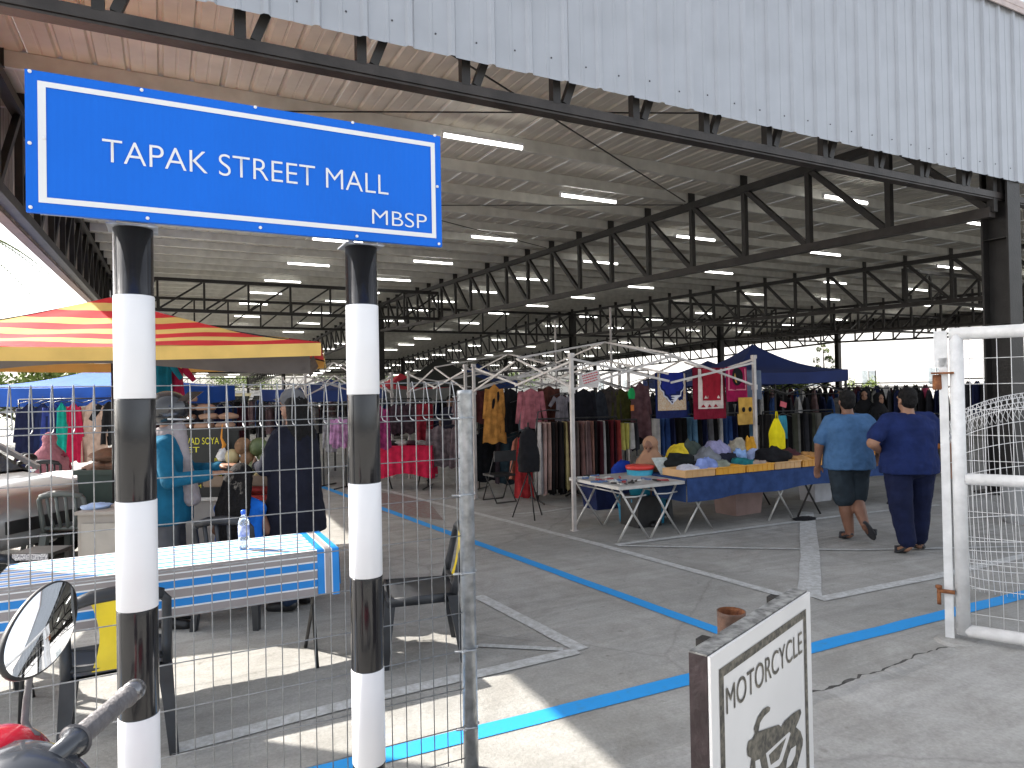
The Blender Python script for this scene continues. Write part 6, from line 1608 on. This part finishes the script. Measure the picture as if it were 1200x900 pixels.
for px, Z, kind, w_, h_, c, lb in ((445, 11.8, 'dress', .4, .75, (.25, .03, .12), 'purple and red print dress hanging left of the crimson table'),
    (463, 13.6, 'shirt', .5, .6, (.05, .03, .04), 'black flowered top hanging above the crimson table, left'), (478, 13.6, 'shirt', .5, .6, (.06, .04, .05), 'black flowered top hanging above the crimson table, right'),
    (497, 13.2, 'panel', .34, .9, (.16, .01, .02), 'dark red cloth hanging right of the crimson table'), (513, 12.2, 'longshirt', .62, .74, (.15, .12, .13), 'taupe patterned blouse hanging right of the dark red cloth'), (534, 12.2, 'longshirt', .5, .76, (.17, .13, .14), 'taupe patterned blouse hanging beside the steel fence post'),
    (387, 12.6, 'longshirt', .4, .66, (.20, .20, .22), 'grey printed shirt hanging right of the person in the cap'), (397, 12.4, 'longshirt', .44, .56, (.42, .22, .40), 'lilac pink blouse hanging left of the right striped post')):
    H_ = 1.50 if px < 500 else 1.12
    if px in (513, 534): H_ = 1.12
    if px < 400: H_ = 1.30
    hung(kind, w_, h_, XZ(px, Z, H_), CAMR+random.uniform(-.3, .3), cloth('d%d' % px, c, .45), lb)
for a, b, H_, lb in ((XZ(378, 12.7), XZ(404, 12.5), 1.40, 'short black rail with the lilac blouse'), (XZ(438, 13.7), XZ(505, 13.5), 1.60, 'black rail above the crimson table'), (XZ(500, 12.3), XZ(545, 12.2), 1.24, 'black rail with the taupe patterned blouses'), (XZ(560, 11.9), XZ(612, 11.5), 1.26, 'black rail with the dark coat and teal trousers')):
    rack(a, b, H_, lb)
fc = XZ(583, 10.6); e = empty('folding_chair', fc, CAMR+rad(30), 'black metal folding chair under the hanging black coat', 'chair')
MB().box((0, 0, .42), (.38, .36, .03)).build('seat', m_black, e); MB().box((0, -.2, .72), (.38, .02, .16)).build('backrest', m_black, e)
for sx in (-.18, .18):
    MB().tube([(sx, -.22, .8), (sx, .2, .02)], .010, 6).build('leg', m_black, e, True); MB().tube([(sx*.94, .14, .41), (sx*.94, -.22, .02)], .010, 6).build('leg', m_black, e, True)
for y in (.2, -.22): MB().tube([(-.18, y, .02), (.18, y, .02)], .010, 6).build('foot_bar', m_black, e, True)
# rows of far racks filling the hall
random.seed(21)
far = [(425, 17, 470, 17.5, 1.55), (560, 15, 640, 15.5, 1.6), (640, 17, 720, 17.5, 1.6), (720, 15.5, 800, 16, 1.5), (800, 19, 880, 19, 1.4), (900, 17, 985, 17.5, 1.5), (430, 22, 540, 23, 1.6), (560, 24, 680, 25, 1.6), (700, 24, 860, 25, 1.6), (440, 30, 620, 31, 1.6), (640, 32, 860, 33, 1.6), (880, 24, 1010, 25, 1.7), (1000, 19, 1100, 18.5, 1.75), (880, 32, 1080, 33, 1.6), (185, 15.5, 300, 16, 1.6), (300, 19, 425, 20, 1.6), (180, 24, 330, 25, 1.65)]
dark = [cl('black', (.012, .011, .012)), cl('dark navy', (.012, .016, .05)), cl('charcoal', (.03, .03, .035)), cl('dark maroon', (.05, .012, .018)), cl('white', (.45, .44, .43)), cl('mid blue', (.03, .07, .2)), cl('dusty mauve', (.20, .13, .13))]
lbs = ['behind the crimson table', 'behind the row of hanging shirts', 'behind the long trouser rack', 'behind the seated woman', 'under the half hidden dark blue canopy', 'under the dark blue canopy at right', 'beyond the small red canopy', 'far back left of the roof column', 'far back right of the roof column', 'deepest in the hall, left', 'deepest in the hall, centre', 'deep beyond the dark blue canopy', 'beyond the two women in black', 'deepest in the hall, right', 'behind the snack stall', 'behind the person in the cap', 'far behind the snack stall']
for i, (xa, za, xb, zb, H_) in enumerate(far):
    _, p_, rz_, L_ = rack(XZ(xa, za), XZ(xb, zb), H_, 'dark clothes rack standing '+lbs[i])
    sh = random.sample(dark, 5)+[dark[0], dark[2]]; random.shuffle(sh)
    rack_items(p_, rz_, L_, H_, sh, .24, .55, .95, '%s clothes, rack '+lbs[i], 'clothes on the rack '+lbs[i], 'longshirt', turn=PI/3)
# tables between them
for i, (px, Z, lb) in enumerate(((560, 17.5, 'behind the black folding chair'), (430, 15, 'behind the right striped post'), (690, 14.5, 'behind the long trouser rack'), (830, 14.8, 'behind the jeans rack'), (1000, 17.5, 'behind the women in black'))):
    e = empty('market_table', XZ(px, Z), CAMR, 'plain dark market table '+lb, 'table'); MB().box((0, 0, .74), (1.8, .7, .03)).build('tabletop', m_ttop, e)
    for sx in (-1, 1):
        for sy in (-1, 1): MB().box((sx*.8, sy*.3, .365), (.035, .035, .73)).build('leg', m_steel_dark, e)
# ================================================================ BEYOND THE HALL
def leaf_mat(n, c, c2): return mat(n, c, .6, 0, .2, 1.2, col2=c2, spec=.3)
m_leaf = leaf_mat('leaf_green', (.05, .09, .02), (.12, .17, .04)); m_leaf2 = leaf_mat('leaf_bright', (.10, .15, .03), (.2, .26, .07)); m_bark = mat('bark', (.10, .08, .06), .9, 0, .3, 8, .5, 20)
def tree(loc, H, R, label, m=None, n=2600, trunk=.5, lsize=.16, sx=1.0, name='tree', seed=1):
    rnd = random.Random(seed); e = empty(name, loc, rnd.random()*6, label, 'tree')
    mb = MB(); th = H*trunk; mb.tube([(0, 0, 0), (.05*H*.1, 0, th*.5), (0, .03, th), (.1, 0, H*.85)], [H*.028, H*.02, H*.016, H*.004], 10)
    tips = []
    for i in range(9):
        a = i*2.4; z0 = th*(.75+.3*rnd.random()); z1 = min(H*.95, z0+H*(.12+.28*rnd.random())); r = R*(.35+.5*rnd.random())
        p = Vector((math.cos(a)*r*sx, math.sin(a)*r*sx, z1)); mb.tube([(0, 0, z0), p*.55+Vector((0, 0, z0*.45)), p], [H*.010, H*.007, H*.002], 6); tips.append(p)
    mb.build('trunk', m_bark, e, True)
    cl_ = [(t, R*(.28+.22*rnd.random())) for t in tips]
    for i in range(16):
        a = rnd.random()*6.28; rr = R*rnd.random()**.5*.8; z = th+(H-th)*(.15+.8*rnd.random()); k = math.sqrt(max(.1, 1-((z-th)/(H-th)*1.6-.7)**2*.6))
        cl_.append((Vector((math.cos(a)*rr*k*sx, math.sin(a)*rr*k*sx, z)), R*(.18+.2*rnd.random())))
    vs = []; fs = []
    for i in range(n):
        c, r = rnd.choice(cl_); d = Vector((rnd.gauss(0, 1), rnd.gauss(0, 1), rnd.gauss(0, .8))).normalized()*r*(.55+.5*rnd.random()); p = c+d
        u = Vector((rnd.gauss(0, 1), rnd.gauss(0, 1), rnd.gauss(0, 1))).normalized(); v = u.cross(Vector((rnd.gauss(0, 1), rnd.gauss(0, 1), rnd.gauss(0, 1)))).normalized(); s_ = lsize*(.6+.8*rnd.random())
        k = len(vs); vs += [p-u*s_, p-v*s_*.45, p+u*s_, p+v*s_*.45]; fs.append((k, k+1, k+2, k+3))
    MB().add(vs, fs).build('crown', m or m_leaf, e); return e
random.seed(5)
tree(XZ(22, 24), 3.6, 2.0, 'bushy light green tree behind the car and left of the blue gazebo', m_leaf2, 3500, .35, .10, seed=4)
tree(XZ(-60, 26), 4.6, 2.2, 'taller light green tree at the far left edge', m_leaf2, 3500, .35, .11, seed=9)
tree(XZ(175, 60), 4.5, 2.6, 'round green tree far behind the left striped post', m_leaf2, 2500, .35, .16, seed=12)
tree(XZ(262, 140), 8, 5.0, 'green tree far beyond the snack stall', m_leaf2, 2500, .35, .18, seed=13)
tree(XZ(300, 142), 9, 5.5, 'green tree above the white van', m_leaf2, 2500, .35, .2, seed=14)
tree(XZ(395, 145), 9, 6, 'green tree seen far off beside the mid blue canopy', m_leaf, 2500, .35, .2, seed=15)
tree(XZ(967, 62), 6.4, .9, 'slim tall pale green tree beyond the hall beside the thin column', m_leaf2, 2600, .2, .08, seed=16)
tree(XZ(925, 60), 2.6, 1.8, 'low bushy tree beyond the dark blue canopy', m_leaf2, 1800, .3, .14, seed=17)
tree(XZ(1050, 66), 2.2, 1.6, 'low bush like tree before the white building', m_leaf2, 1500, .3, .14, seed=18)
tree(XZ(1143, 60), 2.6, 1.6, 'low green tree seen through the top of the gate', m_leaf2, 1500, .3, .14, seed=19)
for i, (px, Z, h_, r_) in enumerate(((905, 58, 1.9, 1.6), (942, 57, 2.3, 1.3), (1008, 62, 2.0, 1.7), (1080, 60, 2.2, 1.5), (1118, 61, 1.9, 1.4), (1180, 58, 2.4, 1.5))):
    tree(XZ(px, Z), h_, r_, 'low hedge bush by the boundary fence, %s from left in the bright opening' % nth(i), m_leaf2, 1500, .25, .10, name='bush', seed=60+i)
for i, (px, Z) in enumerate(((470, 140), (540, 142), (610, 146), (690, 150), (760, 152), (830, 156), (90, 60))):
    tree(XZ(px, Z), (8+i % 3) if i < 6 else 4.5, 5 if i < 6 else 3.4, ['tree', 'tree', 'tree', 'tree', 'tree', 'tree', 'tree'][0]+' in the far row beyond the hall, %s' % ['first from the left', 'second from the left', 'third from the left', 'fourth from the left', 'fifth from the left', 'last on the right', 'apart behind the blue gazebo'][i], m_leaf, 1500, .3, .24, seed=30+i)
# palm whose fronds reach into the picture at left
pp = XZ(-118, 11.5); e = empty('palm_tree', pp, 0, 'palm whose frond tips reach in at the left edge under the roof', 'palm tree')
MB().tube([(0, 0, 0), (.1, 0, 1.6), (.05, 0, 3.3), (0, 0, 4.6)], [.15, .12, .11, .09], 12).build('trunk', m_bark, e, True)
rnd = random.Random(8)
for k in range(15):
    a = k*2.399+.3; L = 2.15+.3*rnd.random(); up = .7+.5*rnd.random(); mb = MB(); pts = []
    for i in range(13):
        t = i/12; pts.append(Vector((math.cos(a)*L*t, math.sin(a)*L*t, 4.6+up*t-1.75*t*t)))
    mb.tube(pts, [.02*(1-.8*i/12) for i in range(13)], 5)
    for i in range(1, 44):
        t = i/44; b = Vector((math.cos(a)*L*t, math.sin(a)*L*t, 4.6+up*t-1.75*t*t)); dr = Vector((math.cos(a), math.sin(a), up-3.5*t)).normalized()
        for s_ in (-1, 1):
            sd = Vector((-math.sin(a), math.cos(a), 0))*s_; q = b+(sd*.75+dr*.55+Vector((0, 0, -.25))).normalized()*.42*math.sin(PI*min(.97, t+.12))**.6
            w_ = dr*.013; mb.add([b-w_, b+w_, q], [(0, 1, 2)])
    mb.build('frond', m_leaf, e)
# white building beyond the right side
wb = empty('white_building', (58, 20, 0), 0, 'long pale two storey building bright in the sun beyond the hall', 'building')
m_wb = mat('white_render', (.40, .40, .40), .8, 0, .04, 1); m_wg = mat('window_glass_grey', (.22, .25, .27), .3, 0, .2)
mb = MB(); mb.box((8, 26, 5.5), (16, 90, 11)); mb.build('wall', m_wb, wb)
mb = MB(); mb.box((8, 26, 11.1), (16.6, 90.6, .3)); mb.build('parapet', m_wb, wb)
wm_ = MB().box((-.03, 0, 0), (.10, 1.3, 1.3)).mesh('window', m_wg)
fm_ = MB().box((-.10, 0, 0), (.04, .06, 1.3)).mesh('mullion', m_wb)
for zz in (2.4, 6.3, 8.8):
    y = -16
    while y < 70 and zz != 6.3:
        o = link('window', wm_, wb); o.location = (0, y, zz); q = link('mullion', fm_, o); y += 6.2
# perimeter fence in front of it
pf = empty('boundary_fence', (55, 25, 0), 0, 'low pale boundary fence in front of the white building', 'fence')
for k in range(26): MB().box((0, -30+k*2.6, .8), (.08, .08, 1.6)).build('fence_post', m_whitepaint, pf)
for zz in (.5, 1.0, 1.5): MB().box((0, 2.5, zz), (.05, 65, .05)).build('rail', m_whitepaint, pf)
lp = MB().tube([(0, 0, 0), (0, 0, 7)], .08, 8).build('lamp_post', m_galv, None, True); lp.location = (54, 31, 0); tag(lp, 'plain slim post standing before the white building', 'post')
# low wall far back with parked vehicles
bw = empty('boundary_wall', (20, 125, 0), 0, 'long pale boundary wall across the back beyond the hall', 'wall')
MB().box((0, 0, 1.3), (150, .25, 2.6)).build('wall_panel', mat('wall_pale', (.5, .49, .46), .9, 0, .1, .5), bw); MB().box((0, 0, 2.65), (150, .4, .1)).build('coping', m_wb, bw)
def van(loc, rz, label, m, h=1.9, cat='van', name='parked_van'):
    e = empty(name, loc, rz, label, cat); L = 4.0
    prof = [(0, .35), (0, .95), (.25, 1.05), (.75, h-.08), (1.0, h), (L-.1, h), (L, h-.15), (L, .35)] if cat == 'van' else [(0, .35), (0, .75), (1.0, .9), (1.55, 1.36), (2.8, 1.40), (3.6, 1.0), (L, .95), (L, .35)]
    mb = MB(); mb.prism(prof, -.8, .8); mb.build('body', m, e)
    mb = MB()
    if cat == 'van':
        mb.add([(.29, -.68, 1.12), (.29, .68, 1.12), (.69, .62, h-.17), (.69, -.62, h-.17)], [(0, 1, 2, 3)]); mb.v = [(x-.02, y, z) for x, y, z in mb.v]
    else: mb.add([(1.05, -.66, .95), (1.05, .66, .95), (1.5, .58, 1.31), (1.5, -.58, 1.31)], [(0, 1, 2, 3)]); mb.v = [(x-.02, y, z) for x, y, z in mb.v]
    mb.build('windscreen', m_glass, e)
    for s_ in (-1, 1):
        x0, x1, zt_ = (.85, L-.3, h-.18) if cat == 'van' else (1.45, 3.0, 1.28); zb_ = 1.1 if cat == 'van' else .96
        MB().box(((x0+x1)/2, s_*.803, (zb_+zt_)/2), (x1-x0, .01, zt_-zb_)).build('side_window', m_glass, e)
        MB().ell((-.01, s_*.58, .72), (.04, .13, .09), 10, 8).build('headlight', mat('headlight', (.75, .75, .72)), e, True)
        for wx in (.7, 3.2): MB().lathe([(.18, -.1), (.29, -.1), (.3, .1), (.18, .1)], (wx, s_*.74, .3), n=18, rot=Matrix.Rotation(rad(90), 3, 'X')).build('wheel', m_rubber, e, True)
    MB().box((-.02, 0, .42), (.06, 1.4, .14)).build('bumper', m_black, e)
    return e
van(XZ(303, 30), CAMR+rad(80), 'small white van parked beyond the coconuts', mat('van_white', (.72, .73, .74), .3, 0, .03))
van(XZ(272, 38), CAMR+rad(70), 'pale yellow van parked left of the small white van', mat('van_cream', (.62, .55, .34), .35, 0, .03))
van(XZ(384, 30), CAMR+rad(80), 'black car parked beyond the person in the cap', m_black, cat='car', name='parked_car')
van(XZ(330, 44), CAMR+rad(90), 'grey car parked far back beyond the white van', m_silver, cat='car', name='parked_car')
van(XZ(200, 36), CAMR+rad(100), 'dark blue car parked beyond the left striped post', mat('car_navy', (.02, .03, .08), .25, .3), cat='car', name='parked_car')
van(XZ(905, 31), CAMR+rad(170), 'silver car parked just outside the hall past the dark blue canopy', m_silver, cat='car', name='parked_car')
# people deeper in the hall
for (px, Z, rz_, lb, top_, pan_, hr) in ((430, 19, 40, 'distant person in white top behind the right striped post', (.5, .5, .5), (.02, .02, .03), 'short'), (527, 17, 200, 'distant person in dark top beside the taupe blouses', (.03, .03, .05), (.03, .03, .03), 'short'),
    (985, 20, 160, 'distant person in grey top behind the man in light blue', (.15, .15, .16), (.02, .02, .03), 'short'), (1085, 17, 200, 'distant person in pink headscarf right of the walker in navy', (.35, .05, .1), (.03, .02, .03), None), (370, 22, 90, 'distant person in maroon top right of the person in the cap', (.2, .03, .05), (.02, .02, .03), 'short')):
    lk = dict(skin=m_skin, shirt=cloth('far%d' % px, top_), pants=cloth('farp%d' % px, pan_), plen=1, shoe=m_black)
    if hr: lk['hair'] = hr
    else: lk['hijab'] = cloth('far_pink', (.4, .06, .12))
    person(XZ(px, Z), CAMR+rad(rz_), lb, stand(1.62), lk, vox=.02)
